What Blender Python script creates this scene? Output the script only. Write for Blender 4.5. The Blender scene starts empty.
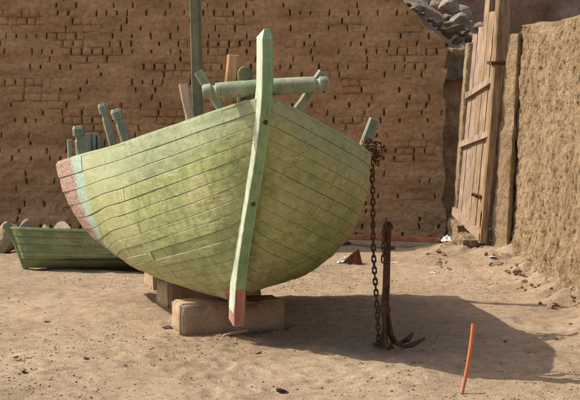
import bpy, bmesh, math, random
import numpy as np
from mathutils import Vector, Matrix
R = math.radians
random.seed(7)
rng = np.random.default_rng(7)
scene = bpy.context.scene
COL = scene.collection

# ------------------------------------------------------------------ camera
F, H = 1650.0, 1.6                       # focal length in pixels of the 580x400 photograph, eye height
TH = math.atan(130 / F)
cd = bpy.data.cameras.new('camera'); cam = bpy.data.objects.new('camera', cd); COL.objects.link(cam)
cd.sensor_width = 36; cd.lens = F / 580 * 36; cd.clip_start = .1; cd.clip_end = 2000
cam.location = (0, 0, H); cam.rotation_euler = (R(90) - TH, 0, 0)
scene.camera = cam
# ------------------------------------------------------------------ light
TO_SUN = Vector((-.94, .22, 1.0)).normalized()
ELEV = math.asin(TO_SUN.z); AZ = math.atan2(TO_SUN.x, TO_SUN.y)
w = bpy.data.worlds.new('World'); scene.world = w; w.use_nodes = True
nt = w.node_tree; bg = nt.nodes['Background']
sky = nt.nodes.new('ShaderNodeTexSky'); sky.sky_type = 'NISHITA'; sky.sun_disc = False
sky.sun_elevation = ELEV; sky.sun_rotation = AZ; sky.dust_density = 4.0; sky.altitude = 100
nt.links.new(sky.outputs[0], bg.inputs[0]); bg.inputs[1].default_value = .15
sd = bpy.data.lights.new('sun', 'SUN'); sd.energy = 4.6; sd.angle = R(.53); sd.color = (1, .91, .78)
sun = bpy.data.objects.new('sun', sd); COL.objects.link(sun); sun.location = (-6, 4, 8)
sun.rotation_euler = TO_SUN.to_track_quat('Z', 'Y').to_euler()
vs = scene.view_settings; vs.view_transform = 'Standard'; vs.look = 'None'; vs.exposure = .30; vs.gamma = 1

# ------------------------------------------------------------------ pixel helpers (photo pixels, 580x400)
CT, ST = math.cos(TH), math.sin(TH)
def ray(px, py):
    a = (px - 290) / F; b = (200 - py) / F
    return Vector((a, CT + b * ST, -ST + b * CT))
def at(px, py, D):                       # the point of a pixel's ray at distance D (world y)
    r = ray(px, py); return Vector((0, 0, H)) + r * (D / r.y)
def ground(px, py, Z=0.0):
    r = ray(px, py); return Vector((0, 0, H)) + r * ((Z - H) / r.z)
def px_of(p):
    z = p[2] - H; d = p[1] * CT - z * ST; u = p[1] * ST + z * CT
    return 290 + F * p[0] / d, 200 - F * u / d

# ------------------------------------------------------------------ numpy noise
def _hash(i, j, k, seed):
    n = (i * 374761393 + j * 668265263 + k * 2147483647 + seed * 974634777) & 0xffffffff
    n = ((n ^ (n >> 13)) * 1274126177) & 0xffffffff
    n = ((n ^ (n >> 16)) * 2246822519) & 0xffffffff
    return ((n ^ (n >> 15)) & 0xffffff) / float(0xffffff)
def vnoise(x, y, z=0.0, seed=0):
    x, y, z = np.broadcast_arrays(np.asarray(x, float), np.asarray(y, float), np.asarray(z, float))
    i, j, k = (np.floor(a).astype(np.int64) for a in (x, y, z))
    u, v, q = x - i, y - j, z - k
    u, v, q = (t * t * t * (t * (t * 6 - 15) + 10) for t in (u, v, q))
    r = 0
    for a in (0, 1):
        for b in (0, 1):
            for c in (0, 1):
                r = r + _hash(i + a, j + b, k + c, seed) * (u if a else 1 - u) * (v if b else 1 - v) * (q if c else 1 - q)
    return r * 2 - 1
def fbm(x, y, z=0.0, seed=0, o=4):
    r = 0; a = 1.0; f = 1.0
    for n in range(o):
        r = r + a * vnoise(np.asarray(x) * f, np.asarray(y) * f, np.asarray(z) * f, seed + n * 17); a *= .5; f *= 2.03
    return r

# ------------------------------------------------------------------ object helpers
def link_mesh(name, me, mat=None, parent=None, loc=None, rot=None, smooth=False):
    o = bpy.data.objects.new(name, me); COL.objects.link(o)
    if mat and not me.materials: me.materials.append(mat)
    if parent: o.parent = parent
    if loc is not None: o.location = loc
    if rot is not None: o.rotation_euler = rot
    if smooth: me.shade_smooth()
    return o
def mesh_of(name, verts, faces):
    me = bpy.data.meshes.new(name); me.from_pydata([tuple(v) for v in verts], [], [tuple(f) for f in faces]); me.update()
    return me
def obj(name, verts, faces, mat, parent=None, smooth=False, **k):
    me = mesh_of(name, verts, faces)
    bm = bmesh.new(); bm.from_mesh(me); bmesh.ops.recalc_face_normals(bm, faces=bm.faces); bm.to_mesh(me); bm.free()
    return link_mesh(name, me, mat, parent, smooth=smooth, **k)
def tag(o, label, cat, group=None):
    o['label'] = label; o['category'] = cat
    if group: o['group'] = group
    return o
def empty(name, loc=(0, 0, 0), rz=0):
    o = bpy.data.objects.new(name, None); COL.objects.link(o); o.location = loc; o.rotation_euler = (0, 0, rz)
    o.empty_display_size = .1
    return o
def grid_mesh(name, P, wrap=False):
    """P: (n, m, 3) array -> mesh of quads"""
    n, m = P.shape[:2]
    idx = np.arange(n * m).reshape(n, m)
    a, b, c, d = idx[:-1, :-1], idx[1:, :-1], idx[1:, 1:], idx[:-1, 1:]
    q = np.stack([a, b, c, d], -1).reshape(-1, 4)
    me = bpy.data.meshes.new(name)
    me.vertices.add(n * m); me.vertices.foreach_set('co', P.reshape(-1).astype(np.float32))
    me.loops.add(q.size); me.loops.foreach_set('vertex_index', q.reshape(-1).astype(np.int32))
    me.polygons.add(len(q)); me.polygons.foreach_set('loop_start', np.arange(0, q.size, 4, dtype=np.int32))
    me.polygons.foreach_set('loop_total', np.full(len(q), 4, np.int32))
    me.update(calc_edges=True); me.validate()
    return me
class MB:
    """collects vertices and faces of one mesh"""
    def __init__(s): s.v = []; s.f = []
    def add(s, vs_, fs):
        n = len(s.v); s.v += [tuple(v) for v in vs_]; s.f += [tuple(i + n for i in f) for f in fs]
    def build(s, name, mat, parent=None, smooth=False, **k): return obj(name, s.v, s.f, mat, parent, smooth, **k)
def sweep(mb, path, prof, cap=True, up=Vector((0, 0, 1)), taper=None):
    """prof: list of (a, b) offsets; path: list of Vectors; taper: scale per path point"""
    path = [Vector(p) for p in path]; n = len(prof); base = len(mb.v)
    for i, p in enumerate(path):
        t = (path[min(i + 1, len(path) - 1)] - path[max(i - 1, 0)]).normalized()
        a = t.cross(up)
        if a.length < 1e-4: a = t.cross(Vector((0, 1, 0)))
        a.normalize(); b = a.cross(t).normalized()
        k = taper[i] if taper else 1
        kk = k if isinstance(k, tuple) else (k, k)
        for (x, y) in prof: mb.v.append(tuple(p + a * x * kk[0] + b * y * kk[1]))
    for i in range(len(path) - 1):
        for j in range(n):
            mb.f.append((base + i * n + j, base + i * n + (j + 1) % n, base + (i + 1) * n + (j + 1) % n, base + (i + 1) * n + j))
    if cap:
        mb.f.append(tuple(base + j for j in range(n))[::-1]); mb.f.append(tuple(base + (len(path) - 1) * n + j for j in range(n)))
def circ(r, n=10, sq=1.0): return [(r * math.cos(2 * math.pi * i / n), sq * r * math.sin(2 * math.pi * i / n)) for i in range(n)]
def rect(wd, ht, c=.12):
    x, y = wd / 2, ht / 2; e = min(wd, ht) * c
    return [(-x + e, -y), (x - e, -y), (x, -y + e), (x, y - e), (x - e, y), (-x + e, y), (-x, y - e), (-x, -y + e)]
def subdiv_path(a, b, n, wob=0, seed=0):
    a, b = Vector(a), Vector(b); r = random.Random(seed)
    return [a.lerp(b, i / n) + Vector((r.uniform(-wob, wob), r.uniform(-wob, wob), 0 if 0 < i < n else 0)) * (1 if 0 < i < n else 0) for i in range(n + 1)]
def rock_mesh(name, seed, sub=3, flat=.7, rough=.35, sharp=True):
    bm = bmesh.new(); bmesh.ops.create_icosphere(bm, subdivisions=sub, radius=1)
    r = random.Random(seed)
    P = np.array([v.co[:] for v in bm.verts])
    for _ in range(12 if sharp else 3):
        n = np.array(Vector((r.uniform(-1, 1), r.uniform(-1, 1), r.uniform(-1, 1))).normalized()); d = r.uniform(.45, .78)
        h = P @ n; ex = np.clip(h - d, 0, None); P = P - ex[:, None] * n * .95
    nz = fbm(P[:, 0] * 1.7, P[:, 1] * 1.7, P[:, 2] * 1.7, seed, 4)
    P = P * (1 + rough * .35 * nz[:, None]); P[:, 2] *= flat
    for v, p in zip(bm.verts, P): v.co = p
    me = bpy.data.meshes.new(name); bm.to_mesh(me); bm.free()
    return me

# ------------------------------------------------------------------ materials
def node(nt, t, **k):
    n = nt.nodes.new(t)
    for a, b in k.items():
        if a in n.inputs: n.inputs[a].default_value = b
        else: setattr(n, a, b)
    return n
def new_mat(name, rough=.9, spec=.25):
    m = bpy.data.materials.new(name); m.use_nodes = True; nt = m.node_tree
    b = nt.nodes['Principled BSDF']; b.inputs['Roughness'].default_value = rough; b.inputs['Specular IOR Level'].default_value = spec
    return m, nt, b
def coords(nt, kind='Object', scale=(1, 1, 1), offset_random=False):
    mp = node(nt, 'ShaderNodeMapping'); mp.inputs['Scale'].default_value = scale
    if kind == 'World': nt.links.new(node(nt, 'ShaderNodeNewGeometry').outputs['Position'], mp.inputs['Vector'])
    else: nt.links.new(node(nt, 'ShaderNodeTexCoord').outputs[kind], mp.inputs['Vector'])
    if offset_random:
        oi = node(nt, 'ShaderNodeObjectInfo'); ml = node(nt, 'ShaderNodeMath', operation='MULTIPLY'); ml.inputs[1].default_value = 37
        nt.links.new(oi.outputs['Random'], ml.inputs[0])
        cb = node(nt, 'ShaderNodeCombineXYZ'); nt.links.new(ml.outputs[0], cb.inputs[0]); nt.links.new(ml.outputs[0], cb.inputs[1])
        nt.links.new(cb.outputs[0], mp.inputs['Location'])
    return mp.outputs[0]
def noise(nt, vec, scale, detail=6, rough=.6, dist=0):
    n = node(nt, 'ShaderNodeTexNoise'); n.inputs['Scale'].default_value = scale; n.inputs['Detail'].default_value = detail
    n.inputs['Roughness'].default_value = rough; n.inputs['Distortion'].default_value = dist
    nt.links.new(vec, n.inputs['Vector']); return n.outputs[0]
def ramp(nt, fac, stops):
    r = node(nt, 'ShaderNodeValToRGB'); e = r.color_ramp.elements
    while len(e) < len(stops): e.new(.5)
    for el, (p, c) in zip(e, stops):
        el.position = p; el.color = (*c, 1) if len(c) == 3 else c
    nt.links.new(fac, r.inputs[0]); return r.outputs[0]
def val_ramp(nt, fac, lo, hi): return ramp(nt, fac, [(lo, (0, 0, 0)), (hi, (1, 1, 1))])
def mix(nt, fac, a, b, mode='MIX'):
    m = node(nt, 'ShaderNodeMix', data_type='RGBA', blend_type=mode)
    for s, x in ((0, fac), (6, a), (7, b)):
        if isinstance(x, (int, float)): m.inputs[s].default_value = x
        elif isinstance(x, tuple): m.inputs[s].default_value = (*x, 1)
        else: nt.links.new(x, m.inputs[s])
    return m.outputs[2]
def math_(nt, op, a, b=0.0):
    m = node(nt, 'ShaderNodeMath', operation=op)
    for s, x in ((0, a), (1, b)):
        if isinstance(x, (int, float)): m.inputs[s].default_value = x
        else: nt.links.new(x, m.inputs[s])
    return m.outputs[0]
def bump(nt, bsdf, hts, dist=.01, strength=1.0):
    prev = None
    for h, d in hts:
        b = node(nt, 'ShaderNodeBump'); b.inputs['Strength'].default_value = strength; b.inputs['Distance'].default_value = d
        nt.links.new(h, b.inputs['Height'])
        if prev is not None: nt.links.new(prev, b.inputs['Normal'])
        prev = b.outputs[0]
    nt.links.new(prev, bsdf.inputs['Normal'])
def earth(name, dark, mid, light, sc=2.0, bumps=((9, .02), (45, .008), (160, .003)), streak=(1, 1, 1), speck=None, rand=False, space='Object', grain=1.0):
    m, nt, b = new_mat(name, .95, .1)
    v = coords(nt, space, streak, rand); v1 = coords(nt, space, (1, 1, 1), rand)
    n1 = noise(nt, v, sc, 8, .62); n2 = noise(nt, v1, sc * 14, 6, .65)
    c = ramp(nt, n1, [(.28, dark), (.5, mid), (.74, light)])
    g = ramp(nt, n2, [(.3, (.72, .72, .72)), (.5, (1, 1, 1)), (.72, (1.22, 1.2, 1.18))])
    c = mix(nt, 1.0, c, g, 'MULTIPLY')
    if speck:
        n3 = noise(nt, v1, speck[0], 3, .5)
        c = mix(nt, val_ramp(nt, n3, speck[1], speck[1] + .04), c, speck[2])
    if rand:
        oi = node(nt, 'ShaderNodeObjectInfo')
        c = mix(nt, 1.0, c, ramp(nt, oi.outputs['Random'], [(0, (.86, .86, .86)), (1, (1.12, 1.1, 1.08))]), 'MULTIPLY')
    nt.links.new(c, b.inputs['Base Color'])
    bump(nt, b, [(noise(nt, v1, s, 5, .6), d) for s, d in bumps])
    return m
M = {}
M['sand'] = earth('sand', (.265, .192, .122), (.35, .262, .174), (.425, .325, .222), .9, ((9, .013), (45, .012), (160, .007)), speck=(130, .66, (.19, .135, .088)))
M['backmud'] = earth('backmud', (.26, .145, .068), (.43, .248, .118), (.54, .335, .172), 2.0, ((14, .016), (55, .009), (200, .003)), (1, 1, 3.4), space='World', speck=(55, .70, (.45, .31, .19)))
M['rightmud'] = earth('rightmud', (.27, .185, .10), (.365, .26, .15), (.45, .335, .21), 2.2, ((16, .03), (55, .02), (170, .006)), (1.6, 1.6, .7))
M['farmud'] = earth('farmud', (.20, .125, .08), (.30, .19, .122), (.42, .30, .21), 2.6, ((12, .03), (50, .015)))
M['stone'] = earth('stone', (.30, .235, .165), (.42, .34, .25), (.52, .43, .33), 5, ((30, .006), (120, .002)), rand=True)
M['greystone'] = earth('greystone', (.27, .215, .155), (.42, .34, .255), (.54, .46, .36), 3, ((12, .02), (60, .006)), rand=True)
M['block'] = earth('block', (.27, .19, .12), (.36, .26, .17), (.44, .33, .225), 6, ((40, .004), (160, .0015)), speck=(60, .7, (.2, .14, .09)))
M['clod'] = earth('clod', (.26, .18, .11), (.34, .24, .15), (.42, .30, .20), 8, ((60, .004),), rand=True)
M['pebble'] = earth('pebble', (.20, .14, .09), (.31, .225, .15), (.42, .32, .22), 7, ((90, .003),))
M['litter'] = earth('litter', (.45, .43, .40), (.58, .57, .54), (.70, .69, .66), 12, ((60, .004),))
def rust(name, dark, mid, light):
    m, nt, b = new_mat(name, .85, .3)
    v = coords(nt); n1 = noise(nt, v, 22, 8, .65); n2 = noise(nt, v, 120, 4, .6)
    nt.links.new(ramp(nt, n1, [(.3, dark), (.5, mid), (.72, light)]), b.inputs['Base Color'])
    b.inputs['Metallic'].default_value = .15
    bump(nt, b, [(n2, .002), (n1, .004)]); return m
M['rust'] = rust('rust', (.035, .018, .012), (.085, .040, .022), (.16, .075, .038))
M['chainrust'] = rust('chainrust', (.05, .028, .017), (.12, .06, .033), (.21, .11, .06))
def wood(name, dark, mid, light, axis='z', sc=1.0, rough=.85, rand=True):
    m, nt, b = new_mat(name, rough, .2)
    st = {'x': (3, 40, 40), 'y': (40, 3, 40), 'z': (40, 40, 3)}[axis]
    st = tuple(a * sc for a in st)
    v = coords(nt, 'Object', st, rand); v0 = coords(nt, 'Object', (1, 1, 1), rand)
    g = noise(nt, v, 1, 6, .6, .3); p = noise(nt, v0, 6, 5, .6)
    c = ramp(nt, g, [(.25, dark), (.5, mid), (.75, light)])
    c = mix(nt, 1.0, c, ramp(nt, p, [(.3, (.66, .65, .62)), (.7, (1.18, 1.16, 1.13))]), 'MULTIPLY')
    crk = noise(nt, coords(nt, 'Object', tuple(a * 1.8 if a > 10 else a * .5 for a in st), rand), 1, 4, .5)
    c = mix(nt, ramp(nt, crk, [(.29, (1, 1, 1)), (.35, (0, 0, 0))]), c, tuple(a * .35 for a in dark))
    nt.links.new(c, b.inputs['Base Color']); bump(nt, b, [(g, .006), (crk, .004), (noise(nt, v0, 120, 3, .6), .001)])
    return m
M['doorwood'] = wood('doorwood', (.13, .085, .05), (.33, .235, .15), (.47, .36, .25), sc=1.5)
M['doorpink'] = wood('doorpink', (.18, .12, .085), (.36, .26, .195), (.48, .37, .29), sc=1.5)
M['postwood'] = wood('postwood', (.11, .065, .035), (.27, .18, .10), (.40, .285, .175), sc=1.3)
M['palewood'] = wood('palewood', (.46, .32, .20), (.62, .46, .31), (.72, .57, .42))
M['cutwood'] = wood('cutwood', (.36, .19, .08), (.52, .30, .14), (.58, .40, .25))
M['redboard'] = wood('redboard', (.20, .075, .035), (.30, .12, .06), (.38, .19, .10), 'x')
M['lining'] = wood('lining', (.03, .035, .025), (.055, .06, .04), (.08, .085, .06), 'y')
def paint(name, cols, wood_c=(.30, .24, .17), chip=.66, streak=(24, 2.2, 24), zones=None, rough=.62, spec=.35, edge=None):
    """weathered oil paint on timber; zones='hull' adds the painted bands of the big boat"""
    m, nt, b = new_mat(name, rough, spec)
    v0 = coords(nt); vs_ = coords(nt, 'Object', streak)
    p = noise(nt, v0, 2.6, 6, .62, .4); s = noise(nt, vs_, 1, 6, .65); f = noise(nt, v0, 70, 4, .6)
    c = ramp(nt, p, [(.30, cols[0]), (.5, cols[1]), (.70, cols[2])])
    c = mix(nt, 1.0, c, ramp(nt, s, [(.28, (.74, .76, .72)), (.5, (1, 1, 1)), (.74, (1.17, 1.16, 1.2))]), 'MULTIPLY')
    c = mix(nt, 1.0, c, ramp(nt, noise(nt, v0, 14, 5, .65), [(.3, (.86, .88, .86)), (.7, (1.1, 1.1, 1.08))]), 'MULTIPLY')
    oi = node(nt, 'ShaderNodeObjectInfo')
    c = mix(nt, 1.0, c, ramp(nt, oi.outputs['Random'], [(0, (.93, .95, .93)), (1, (1.06, 1.05, 1.04))]), 'MULTIPLY')
    if zones == 'hull':
        xb = noise(nt, coords(nt, 'Object', (7, 16, 2.5)), 1.6, 5, .6, .6)
        c = mix(nt, 1.0, c, ramp(nt, xb, [(.32, (.80, .84, .80)), (.5, (1, 1, 1)), (.68, (1.16, 1.13, 1.12))]), 'MULTIPLY')
        rub = math_(nt, 'MULTIPLY', val_ramp(nt, noise(nt, coords(nt, 'Object', (9, 1.4, 22)), 1.3, 5, .65), .58, .66), .6)
        c = mix(nt, rub, c, (.50, .52, .36))
        at_ = node(nt, 'ShaderNodeAttribute', attribute_name='dt').outputs['Fac']
        vv = node(nt, 'ShaderNodeAttribute', attribute_name='vv').outputs['Fac']
        sp = node(nt, 'ShaderNodeSeparateXYZ'); nt.links.new(v0, sp.inputs[0])
        wob = math_(nt, 'MULTIPLY', math_(nt, 'SUBTRACT', noise(nt, v0, 9, 5, .7), .5), .34)
        d = math_(nt, 'ADD', at_, wob)
        # sheer strake: greyer sage
        sh = math_(nt, 'ADD', vv, math_(nt, 'MULTIPLY', wob, .25))
        sage = ramp(nt, s, [(.3, (.24, .30, .17)), (.6, (.36, .42, .27))])
        c = mix(nt, math_(nt, 'MULTIPLY', val_ramp(nt, sh, .83, .93), .75), c, sage)
        # pale yellow tint growing stronger aft, turquoise band, bare pinkish primer at the transom
        yel = ramp(nt, p, [(.35, (.40, .41, .20)), (.6, (.48, .48, .29))])
        d = math_(nt, 'MULTIPLY', d, .5)
        d = math_(nt, 'ADD', d, math_(nt, 'GREATER_THAN', sp.outputs[0], .2))
        c = mix(nt, math_(nt, 'MULTIPLY', ramp(nt, d, [(.48, (1, 1, 1)), (.95, (0, 0, 0))]), .55), c, yel)
        br = noise(nt, coords(nt, 'Object', (60, 3, 60)), 1, 6, .7)
        d = math_(nt, 'ADD', d, math_(nt, 'MULTIPLY', math_(nt, 'SUBTRACT', br, .5), .16))
        tq = ramp(nt, br, [(.3, (.24, .36, .26)), (.5, (.33, .48, .39)), (.7, (.45, .57, .48))])
        c = mix(nt, math_(nt, 'MULTIPLY', ramp(nt, d, [(.40, (1, 1, 1)), (.45, (0, 0, 0))]), .9), c, tq)
        pk = ramp(nt, br, [(.28, (.10, .065, .05)), (.40, (.27, .175, .135)), (.52, (.40, .27, .215)), (.72, (.52, .40, .34))])
        c = mix(nt, ramp(nt, d, [(.27, (1, 1, 1)), (.31, (0, 0, 0))]), c, pk)
        # red antifouling at forefoot and along the keel aft
        zz = math_(nt, 'ADD', sp.outputs[2], math_(nt, 'MULTIPLY', wob, .04))
        rd = ramp(nt, s, [(.3, (.24, .085, .06)), (.65, (.40, .19, .14))])
        yy = math_(nt, 'MULTIPLY', val_ramp(nt, sp.outputs[1], .18, .30), .5)
        lim = math_(nt, 'SUBTRACT', .345, math_(nt, 'MULTIPLY', yy, .2))
        ax_ = math_(nt, 'LESS_THAN', math_(nt, 'ABSOLUTE', math_(nt, 'ADD', sp.outputs[0], math_(nt, 'MULTIPLY', wob, .06))), math_(nt, 'ADD', .035, math_(nt, 'MULTIPLY', math_(nt, 'SUBTRACT', .345, sp.outputs[2]), .9)))
        c = mix(nt, math_(nt, 'MULTIPLY', ax_, math_(nt, 'LESS_THAN', zz, lim)), c, rd)
        aft = math_(nt, 'MULTIPLY', math_(nt, 'LESS_THAN', vv, .20), math_(nt, 'LESS_THAN', d, .6))
        c = mix(nt, aft, c, (.42, .17, .07))
    crk = noise(nt, coords(nt, 'Object', tuple(a * 2.6 if a > 10 else a * .45 for a in streak)), 1, 3, .5)
    if zones != 'hull':
        c = mix(nt, math_(nt, 'MULTIPLY', ramp(nt, crk, [(.30, (1, 1, 1)), (.345, (0, 0, 0))]), .8), c, (.05, .05, .035))
    if zones == 'hull':
        ee_ = node(nt, 'ShaderNodeAttribute', attribute_name='ee').outputs['Fac']; sw = node(nt, 'ShaderNodeAttribute', attribute_name='sw').outputs['Fac']
        edg = math_(nt, 'SUBTRACT', .5, math_(nt, 'ABSOLUTE', math_(nt, 'SUBTRACT', ee_, .5)))      # 0 at a plank edge
        fl = math_(nt, 'ADD', noise(nt, coords(nt, 'Object', (70, 22, 70)), 1, 5, .65), math_(nt, 'MULTIPLY', ramp(nt, edg, [(0, (1, 1, 1)), (.16, (0, 0, 0))]), .16))
        fl = math_(nt, 'ADD', fl, math_(nt, 'MULTIPLY', math_(nt, 'SUBTRACT', p, .5), .22))
        c = mix(nt, math_(nt, 'MULTIPLY', val_ramp(nt, fl, .635, .665), .75), c, ramp(nt, f, [(.4, (.24, .20, .14)), (.6, (.50, .49, .38))]))
        gr = ramp(nt, edg, [(.0, (1, 1, 1)), (.07, (0, 0, 0))]); c = mix(nt, math_(nt, 'MULTIPLY', math_(nt, 'MULTIPLY', gr, val_ramp(nt, noise(nt, v0, 25, 4, .6), .42, .6)), .3), c, (.12, .12, .06))
        fr = math_(nt, 'ABSOLUTE', math_(nt, 'SUBTRACT', math_(nt, 'FRACT', math_(nt, 'MULTIPLY', sp.outputs[1], 4.6)), .5))
        dy_ = math_(nt, 'DIVIDE', fr, 4.6); dx_ = math_(nt, 'MULTIPLY', math_(nt, 'SUBTRACT', edg, .2), sw)
        rr2 = math_(nt, 'SQRT', math_(nt, 'ADD', math_(nt, 'MULTIPLY', dy_, dy_), math_(nt, 'MULTIPLY', dx_, dx_)))
        rr2 = math_(nt, 'ADD', rr2, math_(nt, 'MULTIPLY', math_(nt, 'SUBTRACT', f, .5), .006))
        c = mix(nt, math_(nt, 'MULTIPLY', ramp(nt, rr2, [(.0035, (1, 1, 1)), (.0065, (0, 0, 0))]), .55), c, (.11, .075, .035))
    if zones == 'stem':
        sp = node(nt, 'ShaderNodeSeparateXYZ'); nt.links.new(v0, sp.inputs[0])
        zz = math_(nt, 'ADD', sp.outputs[2], math_(nt, 'MULTIPLY', math_(nt, 'SUBTRACT', noise(nt, v0, 12, 4, .6), .5), .02))
        rd = ramp(nt, s, [(.25, (.22, .08, .055)), (.5, (.36, .14, .095)), (.7, (.48, .28, .21))])
        c = mix(nt, math_(nt, 'LESS_THAN', zz, .345), c, rd)
    ch = math_(nt, 'MULTIPLY', val_ramp(nt, f, chip, chip + .03), val_ramp(nt, p, .42, .6))
    wd = ramp(nt, s, [(.3, tuple(a * .6 for a in wood_c)), (.7, tuple(min(1, a * 1.3) for a in wood_c))])
    c = mix(nt, ch, c, wd)
    if edge:                             # paint rubbed off along the arrises
        bv = node(nt, 'ShaderNodeBevel', samples=4); bv.inputs['Radius'].default_value = edge[0]
        dp = node(nt, 'ShaderNodeVectorMath', operation='DOT_PRODUCT'); nt.links.new(bv.outputs[0], dp.inputs[0])
        nt.links.new(node(nt, 'ShaderNodeNewGeometry').outputs['Normal'], dp.inputs[1])
        em = math_(nt, 'SUBTRACT', 1.0, dp.outputs['Value']); em = math_(nt, 'ADD', math_(nt, 'MULTIPLY', em, 6.0), math_(nt, 'SUBTRACT', f, .62))
        c = mix(nt, val_ramp(nt, em, .12, .34), c, edge[1])
    nt.links.new(c, b.inputs['Base Color'])
    rr = ramp(nt, p, [(.3, (rough - .1,) * 3), (.7, (rough + .15,) * 3)]); nt.links.new(rr, b.inputs['Roughness'])
    bump(nt, b, [(s, .004), (f, .0012), (math_(nt, 'SUBTRACT', 1.0, ch), .0015)])
    return m
M['hull'] = paint('hull_paint', [(.25, .30, .12), (.345, .375, .16), (.43, .43, .215)], zones='hull')
M['stem'] = paint('stem_paint', [(.17, .29, .13), (.235, .37, .185), (.32, .44, .26)], chip=.66, streak=(24, 24, 2.2), zones='stem', edge=(.007, (.50, .54, .42)))
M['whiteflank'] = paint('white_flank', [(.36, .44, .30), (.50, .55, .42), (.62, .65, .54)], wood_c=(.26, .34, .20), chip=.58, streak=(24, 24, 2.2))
M['timber'] = paint('timber_paint', [(.15, .18, .105), (.225, .26, .16), (.34, .365, .245)], chip=.57, streak=(20, 20, 4), edge=(.010, (.46, .47, .38)))
M['mast'] = paint('mast_paint', [(.10, .105, .05), (.155, .15, .075), (.24, .21, .115)], chip=.58, streak=(30, 30, 1.5))
M['skiff'] = paint('skiff_paint', [(.13, .165, .072), (.19, .225, .10), (.28, .29, .15)], wood_c=(.25, .16, .10), chip=.6, streak=(2.2, 24, 24))
def plastic(name, c):
    m, nt, b = new_mat(name, .45, .4)
    v = coords(nt); n1 = noise(nt, v, 18, 5, .6); n2 = noise(nt, v, 90, 3, .6)
    col = ramp(nt, n1, [(.3, tuple(a * .78 for a in c)), (.6, c)])
    col = mix(nt, val_ramp(nt, n2, .60, .72), col, (.42, .28, .19))
    sz = node(nt, 'ShaderNodeSeparateXYZ'); nt.links.new(node(nt, 'ShaderNodeNewGeometry').outputs['Position'], sz.inputs[0])
    col = mix(nt, math_(nt, 'MULTIPLY', ramp(nt, math_(nt, 'ADD', sz.outputs[2], math_(nt, 'MULTIPLY', n1, .05)), [(.04, (1, 1, 1)), (.11, (0, 0, 0))]), .7), col, (.36, .26, .17))
    nt.links.new(col, b.inputs['Base Color']); bump(nt, b, [(n2, .0008)]); return m
M['orange'] = plastic('orange', (.62, .165, .06))

# ================================================================== GROUND
def ground_h(x, y):
    h = .018 * fbm(x * .9, y * .9, 0, 3, 3) + .008 * fbm(x * 5, y * 5, 0, 9, 3) + .004 * fbm(x * 17, y * 17, 0, 21, 2)
    # spoil creeping up the foot of the right-hand wall and of the gate
    wx = 1.83 + (13.5 - y) * .076
    foot = np.clip((x - (wx - .34 + .12 * fbm(x * 2.2, y * 2.2, 0, 33, 3))) / .34, 0, 1) * np.clip((y - 7.5) / 1.5, 0, 1)
    h = h + .075 * foot ** 1.6 * (1 + .6 * fbm(x * 7, y * 7, 0, 41, 3))
    gate = np.exp(-(((x - 1.55) / .40) ** 2 + ((y - 14.2) / .75) ** 2))
    h = h + .09 * gate * (1 + .5 * fbm(x * 6, y * 6, 0, 51, 3))
    # scuffed hollows beside the blocks, trampled ring
    for cx, cy, rx, ry, d in ((-1.02, 11.30, .16, .10, .05), (-.86, 10.55, .17, .10, .05), (-.55, 9.75, .3, .12, .012)):
        h = h - d * np.exp(-(((x - cx) / rx) ** 2 + ((y - cy) / ry) ** 2))
    ring = np.exp(-(((x + .45) / .75) ** 2 + ((y - 9.75) / .22) ** 2))
    h = h + .010 * ring * fbm(x * 14, y * 14, 0, 61, 3)
    return h
rf = random.Random(99); PRINTS = []
for _ in range(16):                      # a few trails of footprints
    x, y, a = rf.uniform(-1.8, 1.6), rf.uniform(7.6, 9.2), rf.uniform(.2, 2.9)
    for k in range(7):
        PRINTS.append((x + math.cos(a + 1.57) * .07 * (-1) ** k, y + math.sin(a + 1.57) * .07 * (-1) ** k, a)); x += math.cos(a) * .33; y += math.sin(a) * .33; a += rf.uniform(-.12, .12)
PRINTS = [q for q in PRINTS if 7.4 < q[1] < 13.5 and abs(q[0]) < 1.9]
def prints(x, y):
    h = np.zeros_like(x)
    for px_, py_, a in PRINTS:
        m = (np.abs(x - px_) < .22) & (np.abs(y - py_) < .22)
        if not m.any(): continue
        dx, dy = x[m] - px_, y[m] - py_; c, q = math.cos(a), math.sin(a)
        r = np.sqrt(((dx * c + dy * q) / .125) ** 2 + ((-dx * q + dy * c) / .05) ** 2)
        h[m] += -.008 * np.clip(1.15 - r, 0, 1) ** .7 + .006 * np.exp(-((r - 1.25) / .18) ** 2)
    return h
xs = np.concatenate([-np.geomspace(400, 3.6, 26), np.arange(-3.5, 3.5, .02), np.geomspace(3.6, 400, 26)])
ys = np.concatenate([-np.geomspace(300, 1, 18), np.linspace(0, 6.9, 60), np.arange(7.0, 15.7, .02), np.geomspace(15.8, 700, 26)])
GX, GY = np.meshgrid(xs, ys, indexing='ij')
GZ = (ground_h(GX, GY) + prints(GX, GY)) * np.where((np.abs(GX) > 4) | (GY > 17) | (GY < 3), .6, 1)
g_ob = link_mesh('ground', grid_mesh('ground', np.stack([GX, GY, GZ], -1)[:, ::-1]), M['sand'], smooth=True)
g_ob['kind'] = 'structure'
def gz(x, y): return float(ground_h(np.array([x]), np.array([y]))[0])

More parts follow.
